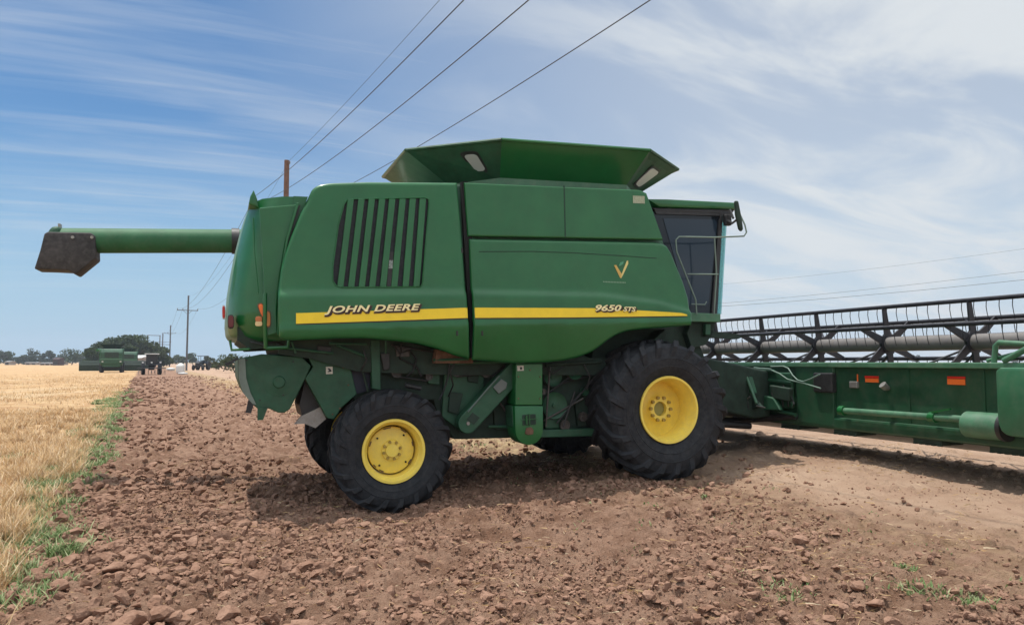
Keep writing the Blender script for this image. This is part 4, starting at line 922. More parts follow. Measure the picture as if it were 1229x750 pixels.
cbm = MB().box((LX+1.13, -HWD, .40), (LX+1.25, HWD, .43)).build('cutter_bar', REELM, HD)
g_ = MB(); 
for i in range(120):
    y = -HWD+.05+i*(2*HWD-.1)/119; g_.add([(LX+1.25, y-.015, .41), (LX+1.25, y+.015, .41), (LX+1.38, y, .405), (LX+1.25, y, .43)], [(0, 1, 2), (0, 3, 1), (1, 3, 2), (0, 2, 3)])
g_.build('knife_guards', REELM, cbm)['kind'] = 'stuff'
MB().tube([(LX+.42, -HWD+.1, .98), (LX+.42, HWD-.1, .98)], .21, 24).build('cross_auger', GREENLT, HD, smooth=50)
# skid shoes under the lower beam
for y in (-4.35, -3.35, -2.05, -.98, .98, 2.05, 3.35):
    m = MB(); m.box((LX-.02, y-.2, zbot-.13), (LX+.35, y+.2, zbot-.06)); 
    for k in range(5): m.box((LX-.03, y-.19+k*.085, zbot-.14), (LX+.02, y-.14+k*.085, zbot-.12))
    m.build('skid_shoe', GREENDK, HD, bevel=.01)
# tube and guard along the back
ta = HX(1010, 492.5, LX-.12); tb = HX(1163, 503.5, LX-.12)
MB().tube([(LX-.12, ta[0], ta[1]), (LX-.12, tb[0], tb[1])], .042, 14).build('drive_shaft_tube', GREENLT, HD, smooth=50)
MB().tube([(LX-.12, ta[0]+.02, ta[1]), (LX-.12, ta[0]-.06, ta[1])], .066, 14).build('tube_clamp', GREEN, HD, smooth=50); m = MB()
tm_ = HX(1119, 500.5, LX-.12); m.tube([(LX-.12, tm_[0]+.03, tm_[1]), (LX-.12, tm_[0]-.05, tm_[1])], .062, 14); m.build('tube_clamp', GREEN, HD, smooth=50)
mlt = HX(1119, 495, LX-.14); MB().box((LX-.16, mlt[0]-.25, mlt[1]+.02), (LX-.13, mlt[0]+.0, mlt[1]+.04), Matrix.Rotation(R(-12), 3, 'X')).build('latch_lever', GREEN, HD)
ca = HX(1162, 509, LX-.14); cb_ = HX(1197, 512, LX-.14)
ycv = HX(1195, 441, LX-.3)[0]
gd = MB().tube([(LX-.14, ca[0], ca[1]), (LX-.14, ycv+.05, cb_[1])], .148, 28).build('shaft_guard', GREENLT, HD, smooth=40)
MB().tube([(LX-.14, ycv+.052, cb_[1]), (LX-.14, ycv+.002, cb_[1])], .152, 28).build('guard_collar', BLACK, gd, smooth=40)
# end cover, rounded box
e0 = HX(1195, 441, LX-.3); e1 = HX(1199, 523, LX-.3)
y1 = e0[0]; y0 = y1-.62; zt = e0[1]; zl = e1[1]+.005
pl = [(y1, zt-.05), (y1-.012, zt-.018), (y1-.05, zt), (y0, zt), (y0, zl), (y1-.14, zl), (y1-.08, zl+.015), (y1-.035, zl+.05), (y1-.01, zl+.11), (y1, zl+.2)]
MB().prism_x(pl, LX-.32, LX+.5).build('end_cover', mat('end_cover_green', (.028, .125, .058), .42, nscale=3, namp=.15, dust=(.15, .16, .12, .3)), HD, bevel=.04, smooth=40)
MB().prism([(LX-.05, 1.58), (LX+.9, 1.1), (LX+1.5, .55), (LX+1.5, .38), (LX-.05, .55)], y0-.05, y0).build('end_panel', GH, HD, bevel=.01)
MB().prism([(LX-.05, 1.58), (LX+.9, 1.1), (LX+1.5, .55), (LX+1.5, .38), (LX-.05, .55)], HWD, HWD+.05).build('end_panel', GH, HD, bevel=.01)
MB().prism([(LX-.3, 1.5), (LX+.3, 1.5), (LX+.3, .6), (LX-.2, .6), (LX-.3, .9)], HWD-.3, HWD).build('end_cover', MATS['end_cover_green'], HD, bevel=.04)
# reflectors and lamp
def hrect(name, px0, py0, px1, py1, x, material, parent, d=.012):
    a = HX(px0, py0, x); b = HX(px1, py1, x)
    return MB().prism_x([(a[0], a[1]), (b[0], a[1]), (b[0], b[1]), (a[0], b[1])], x-d, x).build(name, material, parent, bevel=.002)
OR2 = mat('orange_reflector', (.85, .17, .03), .35); RD2 = mat('red_reflector', (.60, .02, .01), .35)
for a, b, c, d in ((1038.5, 451, 1055, 454), (1137.5, 451.5, 1159, 454.5)): hrect('red_reflector', a, b, c, d, LX-.004, RD2, BS)
for a, b, c, d in ((1039, 454, 1055, 459), (1137.5, 454.5, 1159, 462)): hrect('orange_reflector', a, b, c, d, LX-.004, OR2, BS)
hrect('red_reflector', 1029, 449, 1030.5, 463, LX-.004, OR2, BS)
c = HX(1062, 464, LX-.06); m = MB(); m.tube([(LX, c[0], c[1]-.02), (LX-.05, c[0], c[1]-.01), (LX-.09, c[0]+.01, c[1]+.03)], [.03, .045, .05], 12); m.build('coupler', STEEL, BS, smooth=50)
c = HX(1025, 462, LX-.03); MB().box((LX-.05, c[0]-.07, c[1]-.04), (LX-.002, c[0]+.07, c[1]+.05)).build('connector_plate', STEEL, BS, bevel=.01)
c = HX(990, 459, LX-.03); cbk = MB().box((LX-.10, c[0]-.20, c[1]-.14), (LX-.002, c[0]+.16, c[1]+.14)).build('hydraulic_block', BLACK, HD, bevel=.02)
def hx(px, py, x=LX-.18): y, z = HX(px, py, x); return (x, y, z)
for pts in (((925, 440), (940, 439.5), (946, 442), (951, 450), (957, 456), (964, 458), (972, 455), (984, 449)), ((905, 441), (925, 444), (935, 448), (945, 455), (952, 457), (965, 460), (985, 466)), ((880, 441), (895, 443), (915, 442), (926, 443))):
    MB().tube([hx(*q) for q in pts], .011, 8).build('hydraulic_hose', mat('pale_green_hose', (.14, .21, .17), .5), cbk, smooth=60)
# centre coupling frame behind the feeder
m = MB(); 
for pts in (((894, 441), (897, 455), (905, 478), (912, 490)), ((895, 443), (930, 446)), ((860, 437), (893, 441)), ((905, 478), (930, 492), (955, 498)), ((915, 455), (950, 460))):
    m.tube([hx(a, b, LX-.14) for a, b in pts], .028, 8)
m.build('coupling_frame', GREENOLD, HD, smooth=50)
m = MB(); pg = [HX(*q, LX-.1) for q in ((858, 437), (893, 440), (900, 470), (912, 492), (893, 487), (862, 470))]
m.prism_x(pg, LX-.11, LX-.02); m.build('adapter_plate', GREENOLD, HD, bevel=.01)
pg = [HX(*q, LX-.05) for q in ((955, 440), (1000, 440), (1001, 512), (957, 506))]; MB().prism_x(pg, LX-.055, LX-.004).build('centre_plate', GH, HD, bevel=.01)
pg = [HX(*q, LX-.1) for q in ((905, 447), (950, 447), (952, 490), (918, 490))]; MB().prism_x(pg, LX-.12, LX-.06).build('latch_plate', GREENOLD, HD, bevel=.02)
for pl_, x0_, mt_ in ((((862, 440), (898, 444), (906, 472), (880, 474), (864, 462)), LX-.5, GREENOLD), (((868, 474), (905, 478), (914, 488), (900, 493), (872, 488)), LX-.45, GREENDK), (((905, 470), (930, 478), (938, 492), (915, 492)), LX-.22, GREENOLD), (((925, 462), (950, 466), (948, 482), (930, 478)), LX-.2, GREENDK)):
    MB().prism_x([HX(*q, x0_) for q in pl_], x0_-.03, x0_+.05).build('bracket_plate', mt_, HD, bevel=.015)
for p_, q_, r_, mt_ in (((893, 441), (897, 455), .02, GREENLT), ((897, 455), (908, 484), .022, GREENLT), ((870, 476), (880, 487), .02, BLACK), ((884, 490), (900, 476), .012, STEEL), ((896, 468), (898, 490), .012, BLACK), ((908, 487), (918, 489), .012, STEEL)):
    MB().tube([hx(*p_, LX-.55), hx(*q_, LX-.55)], r_, 8).build('link_rod', mt_, HD, smooth=50)
m = MB()
for i_ in range(7): m.tube([hx(905+i_*7, 470+8*math.sin(i_), LX-.16), hx(911+i_*7, 480+6*math.cos(i_*2), LX-.2), hx(916+i_*6, 488, LX-.16)], .012, 6)
m.build('hose_bundle', BLACK, HD, smooth=50)
m = MB(); m.tube([(.6, -.55, .62), hx(905, 503, LX-.1), hx(955, 499, LX-.1)], .05, 8); m.tube([hx(870, 507, LX-.5), hx(900, 490, LX-.3), hx(896, 480, LX-.3)], .02, 6); m.build('lower_link', BLACK, HD)
# reel
RX = LX+1.0; cR = HX(1168, 405+6, RX); cL = HX(917, 413+3.2, RX); cz = (cR[1]+cL[1])/2; RR = .54
RL = MB().tube([(RX, -HWD+.1, cz), (RX, HWD-.1, cz)], .105, 28).build('reel', GREYT, HD, smooth=50)
spy = [-4.52, -3.24, -1.9, -.55, .8, 2.15, 3.5, 4.52]
ang = [R(a) for a in (97, 37, -23, -83, -143, 157)]
for y in spy:
    m = MB()
    m.tube([(RX, y-.02, cz), (RX, y+.02, cz)], .16, 6)
    for a in ang:
        c_, s_ = math.cos(a), math.sin(a)
        p0 = Vector((RX, y, cz)); p1 = Vector((RX+RR*c_, y, cz+RR*s_))
        d = (p1-p0).normalized(); nrm = Vector((-d.z, 0, d.x)); w0, w1 = .065, .032
        vs = [p0+nrm*w0, p0-nrm*w0, p1-nrm*w1, p1+nrm*w1]; m.add([v+Vector((0, -.012, 0)) for v in vs]+[v+Vector((0, .012, 0)) for v in vs], [(0, 1, 2, 3), (7, 6, 5, 4), (0, 4, 5, 1), (1, 5, 6, 2), (2, 6, 7, 3), (3, 7, 4, 0)])
        # splayed side braces
        if -4.4 < y < 4.4 and a in (ang[1], ang[3], ang[4]):
            m.tube([(RX+RR*.25*c_, y, cz+RR*.25*s_), (RX+RR*.95*c_, y+.42, cz+RR*.95*s_)], .016, 6)
    m.build('reel_spider', REELM, RL)
TINES = []
for a in ang:
    c_, s_ = math.cos(a), math.sin(a); bx_, bz_ = RX+RR*c_, cz+RR*s_
    bar = MB().tube([(bx_, -HWD+.1, bz_), (bx_, HWD-.1, bz_)], .030, 10).build('reel_bar', REELM, RL, smooth=50)
    for i in range(54): TINES.append((-HWD+.16+i*(2*HWD-.32)/53, bx_, bz_, bar))
TINES.sort(key=lambda q: q[0]); m = MB(); tproto = None
def tine(m, x, y, z): return m.tube([(x, y, z), (x-.012, y, z-.10), (x+.01, y+.004, z-.19), (x+.03, y+.004, z-.25)], [.006, .0055, .005, .004], 5)
for i, (y, x, z, bar) in enumerate(TINES):
    if i >= 98: tine(m, x, y, z); continue
    if tproto is None: tproto = tine(MB(), 0, 0, 0).build('tine', REELM, bar); o = tproto
    else: o = tproto.copy(); COL.objects.link(o); o.parent = bar
    o.location = (x, y, z)
m = m.build('tines', REELM, RL); m['kind'] = 'stuff'
m = MB(); ye_ = -HWD-.02
m.tube([hx(1193, 436, LX+.05), hx(1195, 415, LX+.05), hx(1199, 411, LX+.05), hx(1225, 412.5, LX+.05), hx(1240, 414, LX+.05)], .03, 10)
m.tube([hx(1185, 433, LX+.1), hx(1235, 420, LX+.1)], .022, 8); m.tube([hx(1205, 433, LX-.05), hx(1245, 412, LX-.05)], .035, 8)
m.build('reel_arm', GREENLT, HD, smooth=50)
MB().prism([(LX+.0, 1.62), (LX+.05, 1.72), (RX+.1, cz+.08), (RX+.1, cz-.08)], -HWD-.1, -HWD-.04).build('reel_arm', GREENLT, HD)
MB().prism([(LX+.0, 1.62), (LX+.05, 1.72), (RX+.1, cz+.08), (RX+.1, cz-.08)], HWD+.04, HWD+.1).build('reel_arm', GREENLT, HD)

# ------------------------------------------------------------------ power line
def gpt(px, D, z=None):
    d = ray(px, 434); x = d.x/d.y*D; return Vector((x, D, zb(x, D) if z is None else z))
def pole(D, px, top, material, label, arm_drop=2.6, arm=3.4, r=.15, lean=0):
    b = gpt(px, D); r0 = empty('utility_pole', b)
    tag(r0, label, 'utility pole', 'utility poles along the field road')
    h = top-b.z
    MB().tube([(0, 0, -.3), (lean, 0, h)], [r*1.15, r*.9], 14).build('pole_shaft', material, r0, smooth=60)
    u = Vector((1, STRIP, 0)).normalized(); z = h-arm_drop
    am = MB(); a, c = -u*arm/2, u*arm/2
    am.tube([(a.x, a.y-.18, z), (c.x, c.y-.18, z)], .075, 6); am.tube([(a.x*.45, a.y*.45-.18, z), (0, -.12, z-.7)], .03, 6); am.tube([(c.x*.45, c.y*.45-.18, z), (0, -.12, z-.7)], .03, 6)
    ca = am.build('crossarm', material, r0)
    at_ = []
    for f in (-.96, -.45, .96):
        q = u*arm/2*f; MB().lathe_z([(.0, 0), (.05, 0), (.07, .08), (.05, .16), (.08, .22), (.0, .26)], (q.x, q.y-.18, z+.07)).build('insulator', INSUL, ca, smooth=50); at_.append(b+Vector((q.x, q.y-.18, z+.33)))
    MB().lathe_z([(.0, 0), (.04, 0), (.06, .08), (.04, .16), (.0, .2)], (lean+.16, -.05, h-.22)).build('insulator', INSUL, r0, smooth=50)
    at_.append(b+Vector((lean+.16, -.05, h-.02)))
    return at_
def lathe_z(self, prof, c=(0, 0, 0), n=12):
    vs = []; m = len(prof)
    for r, z in prof:
        for k in range(n): t = 2*math.pi*k/n; vs.append((c[0]+r*math.cos(t), c[1]+r*math.sin(t), c[2]+z))
    return self.add(vs, [(i*n+k, i*n+(k+1) % n, (i+1)*n+(k+1) % n, (i+1)*n+k) for i in range(m-1) for k in range(n)])
MB.lathe_z = lathe_z
p1 = pole(42, 339.5, EYE+244/900*42*.998+.05, WOOD, 'brown wooden power pole rising behind the tail of the big combine', r=.155)
p2 = pole(131, 224, 13.1, GREYWOOD, 'tall grey power pole with crossarm standing by the white bags')
p3 = pole(240, 203.5, 13.2, GREYWOOD, 'smaller distant power pole with crossarm, left of the tall grey one', r=.2)
p4 = pole(330, 194.5, 14.2, GREYWOOD, 'far thin power pole just right of the distant H shaped pylon', r=.25, arm=7, arm_drop=4)
pf_ = empty('h_frame_pylon', gpt(184, 380)); tag(pf_, 'two legged H shaped power pylon above the trees at the far end of the field', 'pylon')
for i, dx in enumerate((-3.1, 3.0)): MB().tube([(dx, 0, 0), (dx, 0, 15.0)], .26, 8).build('leg', GREYWOOD, pf_)
MB().tube([(-3.5, 0, 15.0), (3.2, 0, 14.8)], .18, 6).build('crossarm', GREYWOOD, pf_); MB().tube([(-5, 0, 10.6), (8, 0, 10.2)], .13, 6).build('crossarm', GREYWOOD, pf_)
def wire_pts(a, b, sag, n=40):
    return [a.lerp(b, t)-Vector((0, 0, 4*sag*t*(1-t))) for t in np.linspace(0, 1, n)]
# spans towards the camera: each passes through the sighted point at its real height
def near_span(a, px, py, name, label, far=99.0, rw=.011):
    d = ray(px, py); dirx, diry = STRIP, -1.0           # plan direction of the line
    # a.xy + t*(dirx,diry) lies on the bearing d
    t = (d.x*a.y-d.y*a.x)/(dirx*d.y-diry*d.x); y = a.y+diry*t; z = EYE+d.z/d.y*y
    T = 99/math.sqrt(1)*.9; zb_end = a.z
    # parabola through a.z at 0, z at t, a.z+dz at T
    sag = ((a.z-z)/(4*(t/T)*(1-t/T)))
    pts = [Vector((a.x+dirx*s, a.y+diry*s, a.z-4*sag*(s/T)*(1-s/T))) for s in np.linspace(0, T, 90)]
    return pts, sag
WIRES = ((p1[0], 557, 0, p2[0], 'black overhead wire second from the left at the top of the photo'),
         (p1[1], 635, 0, p2[1], 'black overhead wire third from the left at the top of the photo'),
         (p1[2], 781, 0, p2[2], 'black overhead wire passing behind the grain tank, rightmost of four'),
         (p1[3], 528, 0, p2[3], 'thin overhead wire tied to the very top of the brown pole'))
for i, (a, px, py, b, lab) in enumerate(WIRES):
    pts, sag = near_span(a, px, py, '', ''); print('sag', lab, sag)
    o = MB().tube(wire_pts(b, a, 1.9, 30)[:-1]+pts, .012 if i < 3 else .007, 6).build('overhead_wire', WIRE, smooth=80); tag(o, lab, 'wire', 'overhead wires of the field power line')
for k in range(3):
    o = MB().tube(wire_pts(p3[k], p2[k], 1.9, 20), .012, 5).build('overhead_wire', WIRE); tag(o, ('lower left', 'middle', 'right hand')[k]+' thin wire of the three between the two distant poles', 'wire', 'overhead wires of the field power line')
for k, (a, b, D) in enumerate((((865, 362), (1240, 328.5), 120), ((865, 358.5), (1240, 318.5), 122), ((890, 333), (1240, 290.5), 110))):
    A = at(*a, D); B = at(*b, D*.7); d = B-A
    o = MB().tube(wire_pts(A-d*.6, B+d*.4, .9, 30), (.024, .019, .013)[k], 5).build('overhead_wire', WIRE if k < 2 else mat('wire_faint', (.12, .13, .15), .6)); tag(o, ('distant wire above the reel, lowest of three', 'distant wire above the reel, middle of three', 'faint distant wire high on the right, topmost of three')[k], 'wire', 'distant wires on the right')

# ------------------------------------------------------------------ far machines
def wheel_simple(x, y, z, r, w, parent, ymat=YELLOW):
    t = MB().lathe_y([(r*.45, -w/2), (r*.8, -w/2), (r*.97, -w*.4), (r, 0), (r*.97, w*.4), (r*.8, w/2), (r*.45, w/2)], (x, y, z), 20).build('wheel', TYRE, parent, smooth=50)
    MB().lathe_y([(0, -w*.3), (r*.46, -w*.42), (r*.46, w*.42), (0, w*.3)], (x, y, z), 16).build('rim', ymat, t)
    return t
def far_combine(px, D, rotz, label):
    b = gpt(px, D); r0 = empty('combine_harvester', b, (0, 0, rotz)); tag(r0, label, 'combine harvester', 'distant farm machines at the field edge')
    MB().prism([(-5.2, 1.3), (-5.3, 3.0), (-4.9, 3.6), (-.8, 3.7), (-.2, 2.0), (-.4, 1.1), (-4.0, 1.0)], -1.5, 1.5).build('body', GREENOLD, r0, bevel=.15)
    for y in (-1.57, 1.57): MB().prism([(-4.9, 1.5), (-4.8, 3.2), (-4.5, 3.6), (-.8, 3.7), (-.3, 2.0)], y-.06, y+.06).build('side_panel', GREEN, r0, bevel=.03)
    MB().box((-5.36, -.95, 2.3), (-5.2, .95, 3.1)).build('rear_screen', GREENDK, r0, bevel=.04)
    MB().box((-4.6, -1.3, 1.0), (.2, 1.3, 1.4)).build('under_frame', BLACK, r0)
    MB().box((-3.7, -1.2, .55), (-3.5, 1.2, .75)).build('axle', BLACK, r0)
    MB().tube([(-5.3, -1.55, 1.3), (-5.3, -1.55, 3.5)], .05, 6).build('ladder_rail', GREENDK, r0); MB().tube([(-5.0, 1.2, 3.6), (-5.0, 1.2, 4.0), (-4.2, 1.2, 4.0)], .04, 6).build('guard_rail', GREENDK, r0)
    MB().tube([(-3.4, -.5, 3.6), (-3.4, -.5, 4.35)], .1, 8).build('exhaust', BLACK, r0)
    hp_ = MB().add([(-3.2, -1.1, 3.7), (-.8, -1.1, 3.7), (-.8, 1.1, 3.7), (-3.2, 1.1, 3.7), (-3.7, -1.6, 4.3), (-.3, -1.6, 4.3), (-.3, 1.6, 4.3), (-3.7, 1.6, 4.3)], [(0, 1, 5, 4), (1, 2, 6, 5), (2, 3, 7, 6), (3, 0, 4, 7), (0, 3, 2, 1)]).build('hopper', GREENDK, r0)
    MB().prism([(-.2, 1.9), (1.3, 1.9), (1.5, 3.6), (-.2, 3.6)], -.95, .95).build('cab', GLASS, r0, bevel=.05)
    MB().box((-.3, -1.0, 3.55), (1.6, 1.0, 3.75)).build('cab_roof', GREEN, r0, bevel=.04)
    MB().prism([(-5.0, .9), (-5.1, 1.9), (-4.0, 1.9), (-4.2, .8)], -1.2, 1.2).build('straw_chopper', GREENOLD, r0)
    MB().box((-5.34, -1.5, 1.95), (-5.26, 1.5, 2.12)).build('rear_band', GREENLT, r0)
    for y in (-1.2, 1.2): MB().box((-5.36, y-.12, 1.6), (-5.3, y+.12, 1.75)).build('tail_lamp', WHITE, r0)
    for y in (-1.4, 1.4):
        wheel_simple(0, y, .9, .9, .7, r0); wheel_simple(-3.6, y*.93, .65, .65, .45, r0)
    h = MB().prism([(1.95, .35), (1.95, 1.15), (2.1, 1.35), (2.2, 1.1), (2.2, .3)], -4.6, 4.6).build('header', GREENDK, r0, bevel=.04); MB().box((2.1, -4.6, .2), (3.2, 4.6, .35)).build('header_floor', GH, h)
    MB().tube([(3.0, -4.5, 1.4), (3.0, 4.5, 1.4)], .5, 6).build('reel', GREENDK, h)
    MB().tube([(-1, 1.9, 3.5), (-6.2, 1.9, 3.4)], .2, 10).build('unloading_auger', GREEN, r0)
    return r0
heading = math.atan2(1, -STRIP)
far_combine(134.5, 118, heading+.02, 'distant green combine harvester seen from behind at the end of the stubble')
c2 = far_combine(153, 150, heading+.05, 'farther combine partly hidden between the green combine and the dark tractor')
def tractor(px, D, rotz, label, canopy=WHITE, tool=True, col=BLACK):
    b = gpt(px, D); r0 = empty('tractor', b, (0, 0, rotz)); tag(r0, label, 'tractor', 'distant farm machines at the field edge')
    MB().prism([(.2, .8), (2.3, .85), (2.35, 1.35), (2.0, 1.5), (.3, 1.6)], -.38, .38).build('hood', col, r0, bevel=.06)
    MB().box((-.5, -.35, .6), (2.2, .35, .95)).build('chassis', BLACK, r0, bevel=.03)
    MB().prism([(-.9, 1.2), (-.3, 1.65), (.3, 1.65), (.5, 1.2)], -1.15, 1.15).build('fender', col, r0, bevel=.05)
    m = MB()
    for x, y in ((-.7, -.6), (-.7, .6), (.35, -.55), (.35, .55)): m.tube([(x, y, 1.2), (x, y, 2.55)], .045, 6)
    m.build('canopy_posts', BLACK, r0); MB().box((-.95, -.85, 2.55), (.65, .85, 2.65)).build('canopy', canopy, r0, bevel=.03)
    MB().prism([(-.55, 1.15), (.0, 1.15), (.0, 1.3), (-.45, 1.35), (-.6, 1.8), (-.7, 1.8)], -.28, .28).build('seat', BLACK, r0)
    for y in (-.95, .95): wheel_simple(-.3, y, .85, .85, .45, r0, BLACK); wheel_simple(1.9, y*.9, .5, .5, .3, r0, BLACK)
    for y in (-1.0, 0, 1.0): MB().box((-.98, y-.1, 1.45), (-.9, y+.1, 1.62)).build('lamp', WHITE, r0)
    if tool:
        t = MB().box((-2.6, -1.6, .75), (-1.0, 1.6, .87)); t.box((-1.25, -.3, .6), (-.5, .3, .8)); tl_ = t.build('disc_harrow', BLACK, r0, bevel=.02)
        for i in range(9):
            MB().lathe_y([(0, -.02), (.32, -.06), (.32, -.05), (0, 0)], (-2.2, -1.5+i*.375, .34), 14).build('disc', STEEL, tl_)
            MB().lathe_y([(0, -.02), (.32, -.06), (.32, -.05), (0, 0)], (-1.4, -1.4+i*.36, .34), 14).build('disc', STEEL, tl_)
    return r0
t1 = tractor(182, 100, heading, 'dark tractor with pale canopy pulling a disc harrow along the ploughed strip', col=BLACK); t1.scale = (1.05,)*3
MB().box((-.65, -.6, 1.25), (.3, .6, 2.5)).build('cab_mesh', BLACK, t1)
t2 = tractor(243, 138, heading+2.7, 'open dark tractor parked alone at the right of the tall pole', canopy=BLACK, tool=False, col=mat('navy_paint', (.012, .02, .03), .5))
# white bulk bags near the pole
def bag(px, D, w, h, label):
    b = gpt(px, D); r0 = bmesh.new(); bmesh.ops.create_icosphere(r0, subdivisions=3, radius=1)
    for v in r0.verts:
        c = v.co; l = (abs(c.x)**4+abs(c.y)**4+abs(c.z)**4)**.25; c /= l; c.x *= w/2*(1+.06*math.sin(9*c.z)+.05*math.sin(7*c.y)); c.y *= w/2; c.z = (c.z+1)*h/2
        if c.z > h*.9: c.x *= .55; c.y *= .55
    me = bpy.data.meshes.new('bulk_bag'); r0.to_mesh(me); r0.free(); me.materials.append(WHITE); o = bpy.data.objects.new('bulk_bag', me); COL.objects.link(o); o.location = b
    me.polygons.foreach_set('use_smooth', [True]*len(me.polygons)); tag(o, label, 'bag', 'white bags by the tall pole'); return o
bag(217, 97, .95, 1.45, 'tall white bulk bag standing left of the grey power pole'); bag(220, 95, 1.0, .28, 'flattened white sack at the foot of the tall bag'); bag(205.5, 135, 1.3, .55, 'small white sack lying behind and left of the tall bag')

# ------------------------------------------------------------------ trees, bushes, sheds
leaf_cols = {'a': [(.018, .035, .012), (.04, .07, .02), (.06, .09, .03), (.03, .05, .018)], 'b': [(.05, .075, .025), (.08, .10, .04), (.035, .055, .02), (.06, .08, .03)], 'c': [(.04, .06, .04), (.06, .08, .05), (.05, .07, .05)]}  # c is greyed bluer, with distance haze put into the leaf colour
LM = {k: island_mat('leaves_'+k, v, .7, .2) for k, v in leaf_cols.items()}
BARK = mat('bark', (.09, .06, .045), .9)
def tree(x, y, h, w, kind, label, name='tree', group='trees on the horizon', ls=None, n=1300, cat='tree'):
    z = zb(x, y); r0 = empty(name, (x, y, z)); tag(r0, label, cat, group)
    m = MB(); m.tube([(0, 0, -.2), (.05*w, 0, h*.25), (.02*w, 0, h*.6)], [h*.035, h*.026, h*.012], 7)
    for k in range(5):
        a = random.uniform(0, 6.28); m.tube([(0, 0, h*random.uniform(.15, .3)), (math.cos(a)*w*.3, math.sin(a)*w*.3, h*random.uniform(.5, .75))], [h*.016, h*.006], 5)
    m.build('trunk', BARK, r0)
    ls = ls or max(.22, y*.0013)
    nb = random.randint(9, 14); cen = []
    for k in range(nb):
        a = rng.uniform(0, 6.28); q = rng.uniform(0, .36)*w; zz = rng.uniform(.25, .85)*h; sh = 1-.5*abs(zz/h-.5)
        cen.append((q*sh*math.cos(a), q*sh*math.sin(a), zz, rng.uniform(.14, .25)*min(w, h*1.2)))
    cen = np.array(cen); pick = rng.integers(0, nb, n); d = rng.normal(size=(n, 3)); d /= np.linalg.norm(d, axis=1)[:, None]
    pos = cen[pick, :3]+d*(cen[pick, 3]*rng.uniform(.55, 1.08, n))[:, None]*np.array([1.1, 1.1, .85]); pos[:, 2] = np.clip(pos[:, 2], h*.06, h)
    A = rng.normal(size=(n, 3)); A /= np.linalg.norm(A, axis=1)[:, None]; B = np.cross(A, rng.normal(size=(n, 3))); B /= np.linalg.norm(B, axis=1)[:, None]
    s = (ls*rng.uniform(.5, 1.2, n))[:, None]; V = np.stack([pos-A*s, pos+B*s*.6, pos+A*s, pos-B*s*.6], 1).reshape(-1, 3)
    npmesh('crown', V, np.arange(n*4).reshape(-1, 4), LM[kind], r0); return r0
def tpx(px, D): d = ray(px, 434); return d.x/d.y*D
T = [(112, 205, 5.6, 7.0, 'a', 'low dark tree at the left foot of the tall clump beside the distant combine'), (124, 215, 7.4, 9, 'a', 'rounded dark tree rising just left above the distant green combine'), (139, 220, 8.6, 11, 'a', 'broad olive tree directly above the distant green combine'), (157, 225, 9.6, 13, 'a', 'tallest dark tree at the centre of the clump'), (173, 230, 8.2, 12, 'b', 'pale olive tree sloping down behind the H shaped pylon'), (186, 232, 7.2, 11, 'b', 'rounded olive tree above the dark tractor canopy'), (196, 235, 5.6, 6, 'b', 'low olive tree at the right end of the clump')]
for px, D, h, w, k, lab in T: tree(tpx(px, D), D, h, w, k, lab, group='trees of the clump behind the machines', n=3600, ls=.42)
T = [(-2, 390, 9, 9, 'c', 'tall tree cut by the left border of the photo'), (9, 400, 7.2, 9, 'a', 'round dark tree second from the left border'), (22, 430, 5, 9, 'c', 'low bluish tree left of the tall pointed one'), (38, 400, 9.4, 8, 'c', 'tall pale tree with pointed crown on the left horizon'), (30, 420, 5.5, 8, 'c', 'low tree at the left foot of the tall pale one'), (49, 440, 6.5, 11, 'c', 'wide low tree right of the tall pale one'), (60, 430, 8.0, 6, 'c', 'narrow upright tree above the dark shed'), (71, 440, 6.5, 10, 'c', 'flat grey green tree right of the dark shed'), (86, 380, 8.4, 12, 'a', 'big round dark tree midway between shed and machines'), (97, 400, 6.0, 7, 'c', 'small tree just left of the distant green combine'),
     (210, 420, 6, 9, 'b', 'small tree between the two distant power poles'), (216, 400, 4.5, 8, 'b', 'low bush behind the white bulk bags'), (231, 400, 6.0, 8, 'a', 'dark small tree behind the tall grey pole'), (250, 330, 4.0, 9, 'b', 'low olive bush behind the lone tractor')]
for px, D, h, w, k, lab in T: tree(tpx(px, D), D, h, w, k, lab, n=900)
for i, (px, D, h, w, lab) in enumerate(((268, 120, 2.4, 5.5, 'wide low bush on the bank right of the lone tractor'), (281, 105, 2.6, 5, 'taller bush on the bank just behind the tail of the combine'), (296, 110, 2.2, 5.5, 'bush seen under the tail frame of the combine'), (256, 160, 1.7, 5, 'small scrubby bush right of the lone tractor'))):
    tree(tpx(px, D), D, h, w, 'b', lab, 'bush', 'bushes on the bank', n=1500, ls=.14, cat='bush')
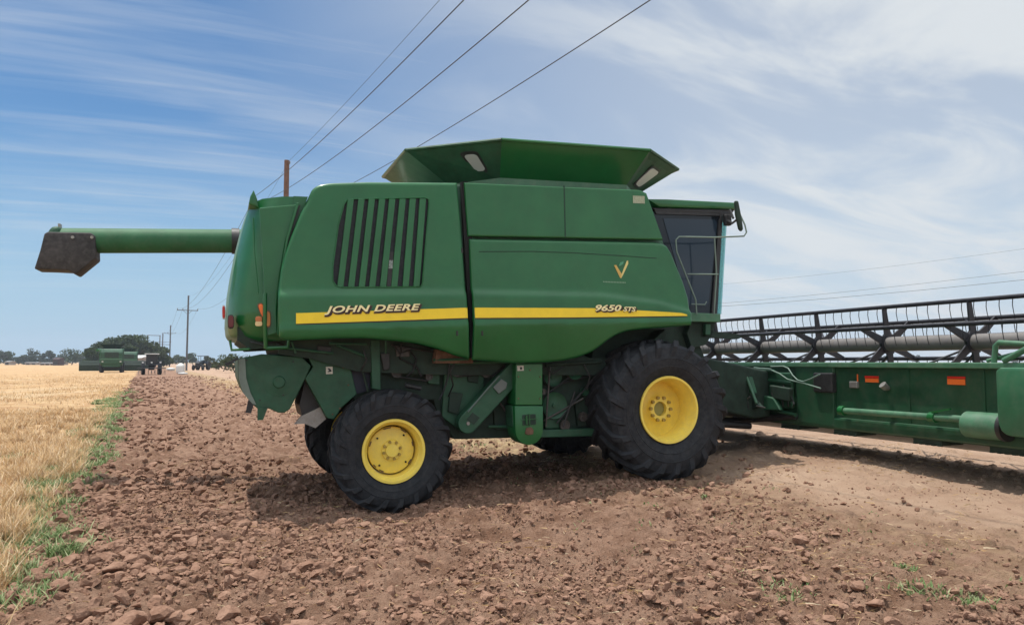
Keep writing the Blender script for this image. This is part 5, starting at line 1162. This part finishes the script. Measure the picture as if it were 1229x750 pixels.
# more of the horizon to the right, seen through and under the machine
for i in range(16):
    px = 330+i*60+random.uniform(-15, 15); tree(tpx(px, 560), 560, random.uniform(4, 7), random.uniform(12, 20), 'c', ['hazy tree far off behind the combine body', 'hazy tree far off behind the header'][px > 850], group='hazy trees behind the big machine', n=350)
def shed(px, D, w, h, d, wallm, roofm, label, doors=1):
    b = gpt(px, D); r0 = empty('farm_shed', b); tag(r0, label, 'building', 'buildings on the left horizon')
    MB().box((-w/2, 0, 0), (w/2, d, h)).build('wall', wallm, r0)
    MB().add([(-w/2-.3, -.3, h+.01), (w/2+.3, -.3, h+.01), (w/2+.3, d+.3, h+.01), (-w/2-.3, d+.3, h+.01), (-w/2-.3, d/2, h+h*.28), (w/2+.3, d/2, h+h*.28)], [(0, 1, 5, 4), (2, 3, 4, 5), (0, 4, 3), (1, 2, 5), (3, 2, 1, 0)]).build('roof', roofm, r0)
    for i in range(doors): x = -w/2+w*(i+.5)/doors; MB().box((x-.8, -.06, .02), (x+.8, -.004, h*.75)).build('door', BLACK, r0)
tanw = mat('pale_wall', (.30, .26, .23), .8, nscale=1, namp=.1); redw = mat('dark_red_wall', (.045, .022, .022), .8, nscale=1, namp=.2); tinr = mat('tin_roof', (.28, .27, .26), .5, nscale=1, namp=.15)
shed(67, 330, 2.6, 2.7, 4, redw, redw, 'dark red shed standing alone on the left horizon')
shed(57, 350, 7, 1.0, 5, tanw, tinr, 'low pale building just left of the dark red shed', 3)
shed(8.5, 380, 2.4, 1.6, 5, tanw, tinr, 'small pale house near the left border')
shed(37, 390, 6, 1.1, 5, tanw, tinr, 'long pale shed under the tall pointed tree', 2)
shed(74, 390, 2.2, 1.6, 4, tanw, tinr, 'small pale hut right of the dark red shed')
shed(152, 190, 7, 2.6, 6, tanw, WHITE, 'open white roofed shelter between the green combine and the dark tractor', 2)

for i in range(14):
    px = -20+i*9+random.uniform(-2, 2); D = random.uniform(470, 620)
    tree(tpx(px, D), D, random.uniform(2.4, 4.2), random.uniform(6, 10), 'c', 'low hazy tree in the far row on the left horizon', group='far row of low trees on the left horizon', n=260)
# the air between here and the horizon
hz = MB().box((-1450, -550, -1.6), (1450, 1960, 60)).build('haze', None)
hm = bpy.data.materials.new('haze'); hm.use_nodes = True; ht = hm.node_tree; ht.nodes.clear()
pv = ht.nodes.new('ShaderNodeVolumePrincipled'); pv.inputs['Color'].default_value = (.80, .88, 1, 1); pv.inputs['Density'].default_value = .0003; pv.inputs['Anisotropy'].default_value = .2
ho = ht.nodes.new('ShaderNodeOutputMaterial'); ht.links.new(pv.outputs[0], ho.inputs['Volume']); hz.data.materials.clear(); hz.data.materials.append(hm)
tag(hz, 'thin bluish haze lying over the fields towards the horizon', 'haze', kind='stuff')
